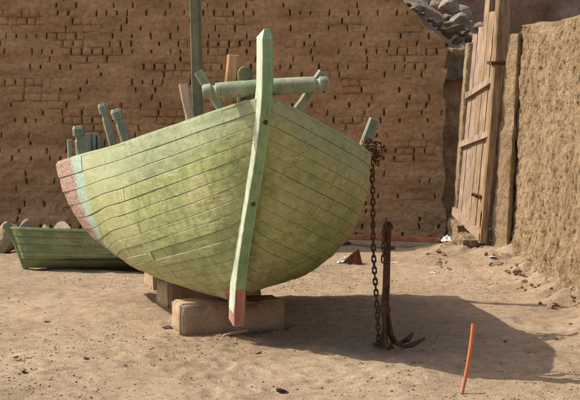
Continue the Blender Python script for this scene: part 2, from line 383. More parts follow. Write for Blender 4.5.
# ================================================================== BACK WALL (mud brick)
WY = 15.5
def wall_top(x):
    return np.minimum(1.80 + np.clip(1.48 - x, 0, 9) * 1.0 + .03 * fbm(x * 5, 0, 0, 5, 3), 2.9 + np.clip(-x, 0, 3.2) * .5)
bw = tag(empty('mud_brick_wall', (0, WY, 0)), 'tall shaded brown mud brick wall with rows of open joints behind the boat', 'wall')
def slab(name, P, mat, parent, thick, smooth=True):
    """a closed slab from a front sheet P (n, m, 3) in the xz plane, thickness along +y"""
    n, m = P.shape[:2]
    me = grid_mesh(name, P)
    B = P.copy(); B[..., 1] = thick
    rim = np.concatenate([P[:, -1], P[::-1, -1] * 0 + 0])[:0]
    o = link_mesh(name, me, mat, parent, smooth=smooth)
    bm = bmesh.new(); bm.from_mesh(me); bm.verts.ensure_lookup_table()
    be = [e for e in bm.edges if e.is_boundary]
    ret = bmesh.ops.extrude_edge_only(bm, edges=be)
    for v in ret['geom']:
        if isinstance(v, bmesh.types.BMVert): v.co.y = thick
    bmesh.ops.recalc_face_normals(bm, faces=bm.faces); bm.to_mesh(me); bm.free()
    return o
def brick_variant(seed, wd, ht=.0713):
    r = np.random.default_rng(seed)
    nx, nz = (4, 4) if wd < .12 else (7, 4)
    X, Z = np.meshgrid(np.linspace(-wd / 2, wd / 2, nx), np.linspace(-ht / 2, ht / 2, nz), indexing='ij')
    edge = ((np.abs(X) > wd / 2 - 1e-6) | (np.abs(Z) > ht / 2 - 1e-6))
    Y = .0020 * edge + r.normal(0, .0014, X.shape)
    X = X + r.normal(0, .0025, X.shape) * ~edge; Z = Z + r.normal(0, .002, X.shape) * ~edge; X *= 1 + .0012 / wd; Y = Y + .0025 * fbm(X * 30, Z * 30, seed, seed, 2)
    me = grid_mesh('brick', np.stack([X, Y, Z], -1))
    bm = bmesh.new(); bm.from_mesh(me)
    ret = bmesh.ops.extrude_edge_only(bm, edges=[e for e in bm.edges if e.is_boundary])
    for v in ret['geom']:
        if isinstance(v, bmesh.types.BMVert): v.co.y = .07
    bmesh.ops.recalc_face_normals(bm, faces=bm.faces); bm.to_mesh(me); bm.free(); me.materials.append(M['backmud'])
    return me
headers = [brick_variant(i, .082) for i in range(8)]; stretchers = [brick_variant(50 + i, .168) for i in range(6)]
rb = random.Random(11)
spots = []; slits = []
z = .02; row = 0
while z < 3.2:
    st = rb.random() < .30; wd = .168 if st else .082
    x = -3.25 + rb.random() * wd
    open_row = rb.random() < .55
    while x + wd < 1.45:
        gap = rb.uniform(.010, .019) if rb.random() < (.50 if open_row else .20) else .0002
        tz = float(wall_top(np.array([x + wd / 2]))[0])
        if z + .07 < tz - rb.uniform(0, .03):
            if gap > .005: slits.append((x + wd + gap / 2, z + .036, gap, rb.uniform(.034, .066), rb.uniform(-.01, .01)))
            spots.append((x + wd / 2, rb.uniform(-.0012, .0016), z + .035 + rb.uniform(-.003, .003), st, rb.uniform(-.006, .006)))
        x += wd + gap
    z += .0715; row += 1
cx = np.concatenate([np.linspace(-9, -3.0, 40), np.arange(-2.99, 1.465, .0075)])
zl = np.concatenate([np.arange(-.15, 2.36, .0085), np.linspace(2.40, 4.6, 24)])
CXg, ZL = np.meshgrid(cx, zl, indexing='ij'); topz = wall_top(cx)[:, None]
CZ = np.minimum(ZL, topz)
def wob(x, z): return .016 * fbm(x * 1.7, z * 3.2, 0, 79, 3)
cover = fbm(CXg * 1.6, CZ * 3.4, 0, 77, 4) + .40         # < 0: the skin has fallen and bricks show
course = np.abs(((CZ - .02) / .0715) % 1 - .5) * 2          # 1 at the bed joints
CY = wob(CXg, CZ) - .0045 - .004 * fbm(CXg * 16, CZ * 26, 0, 78, 3) - .0035 * fbm(CXg * 5, CZ * 9, 0, 80, 2) + .0035 * np.clip(course - .72, 0, 1) / .28 * (fbm(CXg * 3, CZ * 14, 0, 81, 2) > -.1)
CY = CY + .012 * np.clip(-cover * 5, 0, 1)
ix = np.searchsorted(cx, [a[0] for a in slits])
for (sx, sz, gw, sh, tl), _i in zip(slits, ix):
    i0, i1 = np.searchsorted(cx, [sx - .02, sx + .02]); k0, k1 = np.searchsorted(zl, [sz - sh / 2 - .01, sz + sh / 2 + .01])
    if i0 < 40 or k1 <= k0: continue
    xx_ = CXg[i0:i1, k0:k1] - sx - tl * (CZ[i0:i1, k0:k1] - sz) / .03; zz_ = np.abs(CZ[i0:i1, k0:k1] - sz)
    wv = np.clip((gw * .62 - np.abs(xx_)) / .005, 0, 1) * np.clip((sh / 2 - zz_) / .009, 0, 1)
    CY[i0:i1, k0:k1] += .055 * wv
CY = np.where(CZ < .35, CY - .03 * (1 - CZ / .35), CY)
CXg = CXg + np.clip((CXg - 1.36) / .10, 0, 1) * (.022 * fbm(CZ * 5, 0 * CZ, 0, 85, 4))
slab('mud_skin', np.stack([CXg, CY, CZ], -1), M['backmud'], bw, .34)
_w = wob(np.array([a[0] for a in spots]), np.array([a[2] for a in spots]))
spots = [(a[0], a[1] + float(q_), *a[2:]) for a, q_ in zip(spots, _w)]
vis = [s for s in spots if -2.72 < s[0] and s[2] < 2.32]
_c = fbm(np.array([a[0] for a in vis]) * 1.6, np.array([a[2] for a in vis]) * 3.4, 0, 77, 4) + .40
bare = {id(a): float(q_) for a, q_ in zip(vis, _c)}
def shown(s): return bare[id(s)]         # the bricks seen best
vis.sort(key=shown)
own = set(id(s) for s in vis[:300])
rest = MB()
cache = {}
for s in spots:
    me = rb.choice(stretchers if s[3] else headers)
    if id(s) in own:
        b_ = bpy.data.objects.new('brick', me); COL.objects.link(b_); b_.parent = bw; b_.location = s[:3]; b_.rotation_euler = (0, s[4], 0)
    else:
        if me.name not in cache: cache[me.name] = ([v.co[:] for v in me.vertices], [tuple(p.vertices) for p in me.polygons])
        V, Fc = cache[me.name]; c, q = math.cos(s[4]), math.sin(s[4])
        rest.add([(s[0] + a[0] * c + a[2] * q, s[1] + a[1], s[2] - a[0] * q + a[2] * c) for a in V], Fc)
me = mesh_of('brickwork', rest.v, rest.f); ro = link_mesh('brickwork', me, M['backmud'], bw); ro['kind'] = 'stuff'

# ================================================================== RIGHT WALL (mud plaster)
def rwx(y): return 1.83 + (13.5 - y) * .076
rw = tag(empty('mud_plaster_wall', (0, 0, 0)), 'sunlit rough mud plastered wall running along the right side', 'wall')
yy_ = np.concatenate([np.arange(13.80, 10.0, -.010), np.linspace(9.98, 4.5, 160)])
tt = np.concatenate([np.linspace(0, 1, 190), np.linspace(1.04, 1.25, 10), np.linspace(1.3, 2.2, 8)])
YY, TT = np.meshgrid(yy_, tt, indexing='ij')
hh = 1.965 + .045 * fbm(yy_ * 2.3, 0, 0, 91, 4) + .03 * np.sin(yy_ * 1.3)
hh = hh[:, None]
f1 = np.clip(TT, 0, 1)
ZZ = np.where(TT <= 1, -.1 + f1 * (hh + .1), np.where(TT <= 1.25, hh + .03 * np.sin((TT - 1) / .25 * np.pi), hh * (1 - (TT - 1.25) / .95)))
base = rwx(YY) + .115 * f1 ** 1.0
XX = np.where(TT <= 1, base, np.where(TT <= 1.25, base + (TT - 1) / .25 * .34, base + .34))
lump = .022 * fbm(YY * 3.2, ZZ * 2.4, 0, 101, 3)
drip = fbm(YY * 34, ZZ * 10, 0, 103, 3); pit = np.clip(fbm(YY * 46, ZZ * 20, 0, 105, 3) - .12, 0, 1)
low = np.clip(1 - ZZ / .42, 0, 1)
topw = np.clip((ZZ - 1.35) / .6, 0, 1)
rel = lump + .0085 * drip * (1 + .7 * topw) - .026 * pit + .05 * low ** 1.5 * (.5 + fbm(YY * 8, ZZ * 8, 0, 107, 3))
XX = XX - np.where(TT <= 1, rel, rel * .6)
ZZ = ZZ + np.where((TT > .97) & (TT < 1.3), .02 * fbm(YY * 15, TT * 8, 0, 109, 2), 0)
me = grid_mesh('plaster', np.stack([XX, YY, ZZ], -1))
bm = bmesh.new(); bm.from_mesh(me)                       # close the far end
endv = [v for v in bm.verts if abs(v.co.y - 13.80) < 1e-4]
endv.sort(key=lambda v: v.index)
try: bm.faces.new(endv)
except Exception: pass
bm.to_mesh(me); bm.free()
link_mesh('plaster', me, M['rightmud'], rw, smooth=True)
def mud_mass(name, lo, hi, parent, mat, seed, amp=.02, lean=0.0, res=.02, taper=0.0):
    """an eroded upright block of mud: subdivided box pushed about by noise"""
    lo, hi = Vector(lo), Vector(hi); d = hi - lo
    bm = bmesh.new()
    n = [max(2, int(a / res)) for a in d]
    def face(ax, val):
        a, b = [i for i in range(3) if i != ax]
        vsx = [[None] * (n[b] + 1) for _ in range(n[a] + 1)]
        for i in range(n[a] + 1):
            for j in range(n[b] + 1):
                p = [0, 0, 0]; p[ax] = val; p[a] = i / n[a]; p[b] = j / n[b]
                vsx[i][j] = bm.verts.new(p)
        for i in range(n[a]):
            for j in range(n[b]): bm.faces.new((vsx[i][j], vsx[i + 1][j], vsx[i + 1][j + 1], vsx[i][j + 1]))
    for ax in range(3):
        face(ax, 0); face(ax, 1)
    bmesh.ops.remove_doubles(bm, verts=bm.verts, dist=1e-5)
    bmesh.ops.recalc_face_normals(bm, faces=bm.faces); bm.normal_update()
    P = np.array([v.co[:] for v in bm.verts]); N = np.array([v.normal[:] for v in bm.verts])
    # round the corners in unit space
    c = P - .5
    W = np.array(lo) + P * np.array(d)
    W[:, :2] = np.array([(lo.x + hi.x) / 2, (lo.y + hi.y) / 2]) + (W[:, :2] - np.array([(lo.x + hi.x) / 2, (lo.y + hi.y) / 2])) * (1 - taper * P[:, 2:3])
    a = amp * fbm(W[:, 0] * 6, W[:, 1] * 6, W[:, 2] * 5, seed, 3) + amp * .55 * fbm(W[:, 0] * 23, W[:, 1] * 23, W[:, 2] * 16, seed + 3, 3)
    W = W + N * a[:, None]; W[:, 0] += lean * P[:, 2]
    for v, p in zip(bm.verts, W): v.co = p
    me = bpy.data.meshes.new(name); bm.to_mesh(me); bm.free()
    return link_mesh(name, me, mat, parent, smooth=True)
jb = mud_mass('door_jamb', (-.018, -.11, -.05), (.02, .11, 1.90), rw, M['rightmud'], 5, .013)
jb.location = (1.752, 13.70, 0); jb.rotation_euler = (0, R(3.2), R(28))
mud_mass('threshold', (1.47, 13.98, -.1), (1.80, 14.80, .16), rw, M['rightmud'], 9, .035, res=.015)
mud_mass('threshold', (1.44, 14.25, -.1), (1.72, 14.95, .27), rw, M['rightmud'], 19, .03)
mp = mud_mass('mud_pier', (1.30, 15.86, -.1), (1.66, 16.2, 1.70), None, M['backmud'], 15, .02, lean=.06)
tag(mp, 'narrow shaded mud pier between the brick wall end and the plank door', 'wall')
mj = mud_mass('mud_jamb_post', (1.455, 14.66, -.1), (1.525, 14.90, 1.84), None, M['rightmud'], 25, .01, lean=.12)
tag(mj, 'thin sunlit strip of mud jamb at the far edge of the plank door', 'jamb')

# ================================================================== PLANK DOOR
door = tag(empty('plank_door', (1.63, 13.85, .17)), 'weathered tall plank door leaning ajar against the right mud wall', 'door')
def dpt(t, z, off=0.0):                  # t 0 near edge .. 1 far edge; off towards the yard (left)
    z = z * .955 + .072; x = 1.628 + (z - .167) * .084 - t * .143; y = 13.81 + t * .88
    return Vector((x - off, y, z)) - Vector((1.63, 13.85, .17))
rd_ = random.Random(3)
edges = [(.09, .27), (.28, .47), (.48, .64), (.65, .82), (.83, 1.0)]
tops = [2.46, 2.12, 2.30, 1.99, 1.93]
def quadbox(mb, a, b, c, d, n):          # a plank from its four corners and a thickness vector
    pts = [a, b, c, d]; mb.add([p for p in pts] + [p + n for p in pts], [(0, 1, 2, 3), (7, 6, 5, 4), (0, 4, 5, 1), (1, 5, 6, 2), (2, 6, 7, 3), (3, 7, 4, 0)])
for i, ((a, b), tp) in enumerate(zip(edges, tops)):
    mb = MB(); zb = [.12 + .13 * a, .12 + .13 * b]; o_ = rd_.uniform(-.006, .006); nn = 8
    prev = None
    V = []; Fc = []
    for k in range(nn + 1):
        f_ = k / nn; wv = rd_.uniform(-.006, .006)
        for (tq, zq) in ((a + wv * .7, zb[0]), (b - .002 + wv * .7, zb[1])):
            zc = zq + (tp + rd_.uniform(-.005, .005) * (k == nn) - zq) * f_
            for oo in (o_ + .012, o_ - .016): V.append(dpt(tq, zc, oo))
    for k in range(nn):
        q = k * 4
        for (c0, c1) in ((0, 2), (2, 3), (3, 1), (1, 0)): Fc.append((q + c0, q + c1, q + 4 + c1, q + 4 + c0))
    Fc.append((0, 1, 3, 2)); Fc.append((nn * 4, nn * 4 + 2, nn * 4 + 3, nn * 4 + 1))
    obj('plank', V, Fc, M['doorpink'] if i in (3, 4) else M['doorwood'], door)
# near stile: a thick tapering beam that rises above the wall
mb = MB()
path = [dpt(.035, z_, .0) for z_ in (.08, .4, .8, 1.2, 1.55, 1.9, 2.2, 2.6)]
wdt = [.55, .55, .6, .68, .82, 1.05, 1.15, 1.15]
sweep(mb, path, rect(.125, .125, .14), up=Vector((0, 1, 0)), taper=[(k, .8 + .3 * k) for k in wdt])
mb.build('stile', M['postwood'], door)
def batten(t0, z0, t1, z1, h, name='batten', m='doorpink', th=.03, o=.014):
    mb = MB(); quadbox(mb, dpt(t0, z0, o), dpt(t1, z1, o), dpt(t1, z1 + h, o), dpt(t0, z0 + h, o), Vector((-th, 0, 0)))
    return mb.build(name, M[m], door)
batten(.03, 1.50, .95, 1.33, .055); batten(.0, 1.02, .99, .88, .055); batten(-.02, .10, 1.02, .25, .07, th=.035)
bt = batten(.03, .47, .42, .475, .022, 'lock_bar', 'rust', .016, .016)
for t_ in (.06, .2, .34):
    mb = MB(); sweep(mb, [dpt(t_, .484, .028), dpt(t_, .484, .055)], circ(.012, 8)); mb.build('bolt', M['rust'], door)
mb = MB(); sweep(mb, [dpt(.0, .43, .02), dpt(-.015, .34, .045), dpt(-.01, .22, .04)], circ(.006, 6)); mb.build('hasp', M['rust'], door)
mb = MB(); sweep(mb, [dpt(-.04, 1.66, .07), dpt(.20, 1.665, .05)], rect(.026, .03)); sweep(mb, [dpt(-.04, 1.66, .07), dpt(-.045, 1.665, -.16)], rect(.026, .03)); mb.build('iron_strap', M['rust'], door)

# ================================================================== BEHIND THE WALL
fw = mud_mass('stone_wall', (.2, 19.2, -.2), (7.5, 19.7, 4.2), None, M['farmud'], 31, .05, res=.06)
tag(fw, 'dark brown stone wall far behind the gate at top right', 'wall')
mound_x = np.linspace(-.6, 3.0, 60); mound_y = np.linspace(15.9, 18.9, 50)
MX, MY = np.meshgrid(mound_x, mound_y, indexing='ij')
MZ = np.clip(2.62 - np.clip(MX - .9, 0, 9) * .55 - ((MY - 17.6) / 2.0) ** 2 * .9, -.1, 9) + .05 * fbm(MX * 4, MY * 4, 0, 131, 3)
MZ = np.where((MX < -.5) | (MX > 2.95) | (MY < 15.95), -.15, MZ)
mo = link_mesh('rubble_mound', grid_mesh('rubble_mound', np.stack([MX, MY, MZ], -1)), M['farmud'], smooth=True); mo['kind'] = 'structure'
def mound_z(x, y): return max(0, 2.62 - max(0, x - .9) * .55 - ((y - 17.6) / 2.0) ** 2 * .9)
rocks = [rock_mesh('rock', 200 + i, 3, .78, .34) for i in range(8)]
rr = random.Random(5)
def place_rock(name, x, y, z, s, mat, label, cat, group=None, me=None, sq=(1, 1, 1), rz=None):
    me = (me or rr.choice(rocks)).copy(); me.materials.clear(); me.materials.append(M[mat]); me.shade_smooth(); me.set_sharp_from_angle(angle=R(24))
    o = link_mesh(name, me, None, None, (x, y, z), (rr.uniform(-.2, .2), rr.uniform(-.2, .2), rr.uniform(0, 6.28) if rz is None else rz))
    o.scale = (s * sq[0], s * sq[1], s * sq[2]); return tag(o, label, cat, group)
for i in range(44):
    y = rr.uniform(16.3, 18.2); px = rr.uniform(392, 482); x = (px - 290) / F * y
    s = rr.uniform(.06, .17); place_rock('rubble_stone', x, y, mound_z(x, y) + s * .35, s, 'greystone',
        'grey rubble stone heaped behind the broken top of the brick wall', 'stone', 'rubble stones heaped behind the broken wall')
for k, (px, py, s) in enumerate(((452, 30, .115), (463, 33, .08), (444, 27, .07), (458, 41, .07), (468, 40, .05), (437, 24, .055), (430, 21, .04), (423, 14, .035), (416, 10, .04), (409, 5, .035), (402, -2, .045), (449, 36, .06))):
    p = at(px, py, 15.80); place_rock('coping_stone', p.x, p.y, p.z, s, 'rightmud',
        'small pale stone lying along the broken sloping top of the brick wall', 'stone', 'pale stones along the broken wall top', sq=(1.2, 1, .8))
mud_mass('coping_bed', (1.18, 15.75, 1.5), (1.75, 16.15, 1.80), None, M['rightmud'], 44, .04)
tag(bpy.data.objects['coping_bed'], 'sunlit ragged mud coping on top of the pier beside the door', 'coping')

# ================================================================== THE GREEN BOAT
PH, RO = .0812, -.0194
HEEL = Vector((-.2966, 9.4176, 0))
boat = tag(empty('wooden_boat', HEEL, PH), 'large green wooden boat propped on blocks with its bow towards the viewer', 'boat')
boat.rotation_euler = (0, RO, PH)
BM = Matrix.Translation(HEEL) @ Matrix.Rotation(PH, 4, 'Z') @ Matrix.Rotation(RO, 4, 'Y'); BMI = BM.inverted()
def to_local(p): return BMI @ Vector(p)
def to_world(p): return BM @ Vector(p)
def bat(px, py, D): return to_local(at(px, py, D))
def csp(xs_, ys_, x):
    xs_ = np.array(xs_); ys_ = np.array(ys_); m = np.gradient(ys_, xs_); x = np.asarray(x, float)
    i = np.clip(np.searchsorted(xs_, x) - 1, 0, len(xs_) - 2); h = xs_[i + 1] - xs_[i]; t = (x - xs_[i]) / h
    return (2 * t ** 3 - 3 * t ** 2 + 1) * ys_[i] + (t ** 3 - 2 * t ** 2 + t) * h * m[i] + (-2 * t ** 3 + 3 * t ** 2) * ys_[i + 1] + (t ** 3 - t ** 2) * h * m[i + 1]
STEM = np.array([(0, .13), (-.033, .314), (-.248, .736), (-.466, 1.083), (-.650, 1.439), (-.700, 1.807)])
STEM_X = [.003, .013, .062, .112, .147, .154]      # the old stem leans a little to one side
def stem_s(z): return csp(STEM[:, 1], STEM[:, 0], z)
def stem_x(z): return csp(STEM[:, 1], STEM_X, z)
ZG, ZK, Q0 = 1.4527, .2557, .34; LK, RK = 2.2926, .0436
def z_stem(v): return ZK + (ZG - ZK) * (1 - np.cos(np.asarray(v) * np.pi / 2)) ** Q0
def hull(u, v, side=1):
    u, v = np.broadcast_arrays(np.asarray(u, float), np.asarray(v, float)); th = v * np.pi / 2
    UB = [0, .05, .12, .22, .35, .55, .78, 1]; UZ = [0, .1, .22, .4, .7, 1]
    if side < 0:                         # the left side runs nearly straight, the right bow is fuller
        q = csp([0, .2, .5, 1], [Q0, .9118, 1.4468, 1.3567], u); p = csp([0, .2, .5, 1], [1.1168, .8165, .7364, .9813], u)
        zs = csp(UZ, [ZG, 1.3721, 1.2944, 1.1768, 1.0595, .9619], u); b = csp(UB, [.03, .1341, .2631, .3981, .6045, .8172, .9747, 1.0962], u)
        zk = csp([0, .12, .6, 1], [ZK, .2265, .2465, .185], u)
    else:
        q = csp([0, .2, .5, 1], [Q0, 1.1216, 1.0318, 1.0225], u); p = csp([0, .2, .5, 1], [1.1847, 1.1439, .7898, .7631], u)
        zs = csp(UZ, [ZG, 1.2948, 1.1315, 1.0366, .9842, .9286], u); b = csp(UB, [.03, .1985, .4115, .6657, .7783, .785, .80, .79], u)
        zk = csp([0, .12, .6, 1], [ZK, .2713, .2545, .1994], u)
    k = 1 - np.cos(th)
    zz = zk + (zs - zk) * k ** q
    x = .03 + (b - .03) * np.sin(th) ** p
    if side < 0:                         # more flare in the left quarter
        f = np.clip((u - .5) / .5, 0, 1); f = f * f * (3 - 2 * f); x = x + f * (.055 * v ** 5 - .015 * np.sin(np.pi * np.clip(v * 1.25 - .1, 0, 1)) ** 2)
    s0 = stem_s(z_stem(v)) + .085
    L = LK + RK * (zz - .2)
    return np.stack([x, s0 + u * (L - s0), zz], -1)
def hx(u, v): return stem_x(z_stem(v)) * (1 - np.asarray(u)) ** 2
def HS(u, v, side):
    P = hull(u, v, side).copy(); P[..., 0] = P[..., 0] * side + hx(u, v); return P
def hull_n(u, v, side=1):
    e = 1e-3
    u = np.clip(u, e, 1 - e); v = np.clip(v, e, 1 - e)
    a = hull(u + e, v, side) - hull(u - e, v, side); b = hull(u, v + e, side) - hull(u, v - e, side)
    n = np.cross(a, b); n = n / (np.linalg.norm(n, axis=-1, keepdims=True) + 1e-9)
    return n                              # outward on the +x side
NS = 16
v_stem = np.array([0.0] + [2 / np.pi * math.acos(1 - (i / NS) ** (1 / .42)) for i in range(1, NS)] + [1.0])
_v = np.linspace(0, 1, 400); _g = np.concatenate([[0], np.cumsum(np.linalg.norm(np.diff(hull(np.full(400, .7), _v), axis=0), axis=1))])
v_mid = np.interp(np.linspace(0, 1, NS + 1) ** .96, _g / _g[-1], _v)
_ug = np.linspace(0, 1, 80); _vg = np.linspace(0, 1, 240); SEAM = {}
for side in (1, -1):
    ZT = hull(_ug[:, None], _vg[None, :], side)[..., 2]; zr = ZT[:, -1]; g = (zr[0] - zr) / (zr[0] - zr[-1])
    for i in range(NS + 1):
        za, zb = ZT[0, 0] + (ZT[0, -1] - ZT[0, 0]) * i / NS, float(np.interp(v_mid[i], _vg, ZT[-1]))
        zt = za + (zb - za) * g
        line = np.array([np.interp(zz_, ZT[k], _vg) for k, zz_ in enumerate(zt)])
        wgt = np.clip((_ug - .55) / .45, 0, 1); line = line * (1 - wgt) + v_mid[i] * wgt
        SEAM[side, i] = np.clip(line, 0, 1) if 0 < i < NS else np.full(80, float(i == NS))
    for i in range(1, NS):               # keep a minimum plank width
        SEAM[side, i] = np.minimum(np.maximum(SEAM[side, i], SEAM[side, i - 1] + .010), 1 - .018 * (NS - i))
def vline(i, u, side):                   # seam lines run parallel to the sheer
    return np.interp(u, _ug, SEAM[side, i])
rp = random.Random(21)
for side in (1, -1):
    for i in range(NS):
        cuts = sorted([0.0, 1.0] + ([rp.uniform(.3, .45), rp.uniform(.62, .8)] if (i % 3 == 0) else [rp.uniform(.38, .75)] if i % 3 == 1 else []))
        for a, b in zip(cuts[:-1], cuts[1:]):
            nu = max(6, int((b - a) * 34)); ga = .0015
            u0, u1 = a + (ga if a > 0 else 0), b - (ga if b < 1 else 0)
            t = np.linspace(0, 1, nu + 1); us = u0 + (u1 - u0) * (t ** 1.25 if a == 0 else t)
            g0 = .0005 + .0005 * rp.random(); g1 = g0 * .6
            va, vz = vline(i, us, side) + g0, vline(i + 1, us, side) - (g1 if i < NS - 1 else 0)
            ee = np.array([0, .05, .35, .68, .95, 1.0])
            UU = np.repeat(us[:, None], 6, 1); VV = va[:, None] + (vz - va)[:, None] * ee[None, :]
            endj = rp.uniform(-.03, .02) if b == 1 else 0
            S = hull(UU, VV, side); N = hull_n(UU, VV, side)
            proud = rp.uniform(-.002, .0035)
            lapw = rp.uniform(.25, 1.0) * (.007 if side < 0 else .004)      # lower edges spring proud towards the stern
            off = proud + .0016 * fbm(UU * 9 + i * 3.1, VV * 20, side, 300 + i, 3)
            off = off + lapw * np.clip((UU - .35) / .65, 0, 1) ** 1.3 * (1 - ee[None, :])
            off[:, 0] -= .0016; off[:, -1] -= .0016
            S2 = S + N * off[..., None]
            S2[..., 1] += endj * np.clip((UU - .9) / .1, 0, 1)
            In = S - N * .020
            In[..., 1] += endj * np.clip((UU - .9) / .1, 0, 1)
            n, m = UU.shape
            V = np.concatenate([S2.reshape(-1, 3), In[:, [0, -1]].reshape(-1, 3)]); V[:, 0] *= side
            OX = hx(UU, VV); V[:, 0] += np.concatenate([OX.reshape(-1), OX[:, [0, -1]].reshape(-1)])
            Fc = []
            for p in range(n - 1):
                for q in range(m - 1): Fc.append((p * m + q, (p + 1) * m + q, (p + 1) * m + q + 1, p * m + q + 1))
                o2 = n * m
                Fc.append((p * m, o2 + p * 2, o2 + (p + 1) * 2, (p + 1) * m))
                Fc.append((p * m + m - 1, (p + 1) * m + m - 1, o2 + (p + 1) * 2 + 1, o2 + p * 2 + 1))
                Fc.append((o2 + p * 2, o2 + p * 2 + 1, o2 + (p + 1) * 2 + 1, o2 + (p + 1) * 2))
            Fc.append(tuple(range(m)) + (n * m + 1, n * m)); l = (n - 1) * m
            Fc.append(tuple(range(l, l + m))[::-1] + (n * m + (n - 1) * 2, n * m + (n - 1) * 2 + 1))
            pl = obj('plank', V, Fc, M['hull'], boat)
            me = pl.data
            L = LK + RK * (V[:, 2] - .2)
            for nm, arr in (('dt', L - V[:, 1]), ('vv', np.concatenate([VV.reshape(-1), VV[:, [0, -1]].reshape(-1)])), ('ee', np.concatenate([np.repeat(ee[None, :], n, 0).reshape(-1), np.tile([0., 1.], n)])), ('sw', np.concatenate([np.repeat(np.linalg.norm(S[:, -1] - S[:, 0], axis=1)[:, None], m, 1).reshape(-1), np.repeat(np.linalg.norm(S[:, -1] - S[:, 0], axis=1), 2)]))):
                att = me.attributes.new(nm, 'FLOAT', 'POINT'); att.data.foreach_set('value', arr.astype(np.float32))
# lining behind the seams
us = np.linspace(0, .995, 40) ** 1.2; vr = np.linspace(.0, .985, 26)
UU, VV = np.meshgrid(us, vr, indexing='ij'); OX = hx(UU, VV); LS = []
for side in (1, -1):
    S = hull(UU, VV, side) - hull_n(UU, VV, side) * .024; S[..., 0] = np.maximum(S[..., 0], 0) * side + OX; LS.append(S)
Lf = np.concatenate([LS[0][:, ::-1], LS[1]], 1)
link_mesh('hull_lining', grid_mesh('hull_lining', Lf), M['lining'], boat, smooth=True)
# transom boards
vt = np.linspace(0, 1, 24); T = hull(np.ones(24) * .992, vt); T[:, 0] = np.maximum(T[:, 0] - .014, .0); T2 = hull(np.ones(24) * .992, vt, -1); T2[:, 0] -= .014
for k, (z0, z1) in enumerate(((.19, .42), (.43, .66), (.67, .975))):
    zz = np.linspace(z0, z1, 6); xx = np.interp(zz, T[:, 2], T[:, 0]); x2 = np.interp(zz, T2[:, 2], T2[:, 0]); yy = LK + RK * (zz - .2) - .035
    V = []; Fc = []
    for a, a2, b, c in zip(xx, x2, yy, zz): V += [(-a2, b, c), (a, b, c), (a, b + .03, c), (-a2, b + .03, c)]
    for j in range(5):
        for c0 in range(4): Fc.append((j * 4 + c0, j * 4 + (c0 + 1) % 4, j * 4 + 4 + (c0 + 1) % 4, j * 4 + 4 + c0))
    Fc += [(0, 1, 2, 3), (23, 22, 21, 20)]
    obj('transom_board', V, Fc, M['timber'], boat)
# gunwale caps
for side in (1, -1):
    us = np.linspace(.03, .985, 40); G = HS(us, np.ones(40), side); mb = MB()
    path = [Vector((g[0] - .020 * side, g[1], g[2] + .004)) for g in G]
    sweep(mb, path, rect(.040, .016, .15)); mb.build('gunwale', M['hull'], boat)
    me = bpy.context.scene.objects[-1].data if False else None
for o in boat.children:
    if o.name.startswith('gunwale'):
        n = len(o.data.vertices); co = np.empty(n * 3, np.float32); o.data.vertices.foreach_get('co', co); co = co.reshape(-1, 3)
        for nm, arr in (('dt', LK + RK * (co[:, 2] - .2) - co[:, 1]), ('vv', np.ones(n)), ('ee', np.full(n, .5)), ('sw', np.full(n, .1))):
            att = o.data.attributes.new(nm, 'FLOAT', 'POINT'); att.data.foreach_set('value', arr.astype(np.float32))
# stem post
V = []; Fc = []
zz = np.concatenate([np.linspace(.13, 1.76, 46)])
rs_ = np.random.default_rng(4)
for k, z_ in enumerate(zz):
    s_ = float(stem_s(z_)); slope = (float(stem_s(z_ + .01)) - float(stem_s(z_ - .01))) / .02
    dep = .135 if z_ > .4 else .135 + .05 * (.4 - z_)
    hw = .034 * (1 - .10 * max(0, (z_ - 1.2) / .6)) + rs_.normal(0, .0006)
    fw_ = hw - .007
    tx = Vector((0, slope, 1)).normalized(); nrm = Vector((0, tx.z, -tx.y))   # aft normal
    for (x, d) in ((-fw_, 0), (fw_, 0), (fw_ + .004, .006), (hw + .012, dep), (-hw - .016, dep), (-fw_ - .004, .006)):
        V.append((x + float(stem_x(z_)), s_ + nrm.y * d, z_ + nrm.z * d))
n6 = 6
for k in range(len(zz) - 1):
    for c0 in range(n6): Fc.append((k * n6 + c0, k * n6 + (c0 + 1) % n6, (k + 1) * n6 + (c0 + 1) % n6, (k + 1) * n6 + c0))
Fc.append(tuple(range(n6))[::-1])
l = (len(zz) - 1) * n6; tpz = 1.815; ts = float(stem_s(1.78))
tx0 = float(stem_x(1.78)); V += [(tx0 - .012, ts + .02, tpz), (tx0 + .018, ts + .02, tpz), (tx0 + .018, ts + .10, tpz - .01), (tx0 - .012, ts + .10, tpz - .01)]
q = len(V) - 4
Fc += [(l, l + 1, q + 1, q), (l + 1, l + 2, q + 1), (l + 2, l + 3, q + 2, q + 1), (l + 3, l + 4, q + 3, q + 2), (l + 4, l + 5, q, q + 3), (l + 5, l, q), (q, q + 1, q + 2, q + 3)]
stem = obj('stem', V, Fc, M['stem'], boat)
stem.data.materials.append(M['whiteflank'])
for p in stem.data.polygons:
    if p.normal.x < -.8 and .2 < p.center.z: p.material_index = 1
for z_ in (1.32, .86):                   # bolt heads in the stem face
    s_ = float(stem_s(z_)); mb = MB(); x_ = float(stem_x(z_)) + .004; sweep(mb, [Vector((x_, s_ + .004, z_)), Vector((x_, s_ - .006, z_ - .003))], circ(.013, 8)); mb.build('bolt', M['rust'], stem)
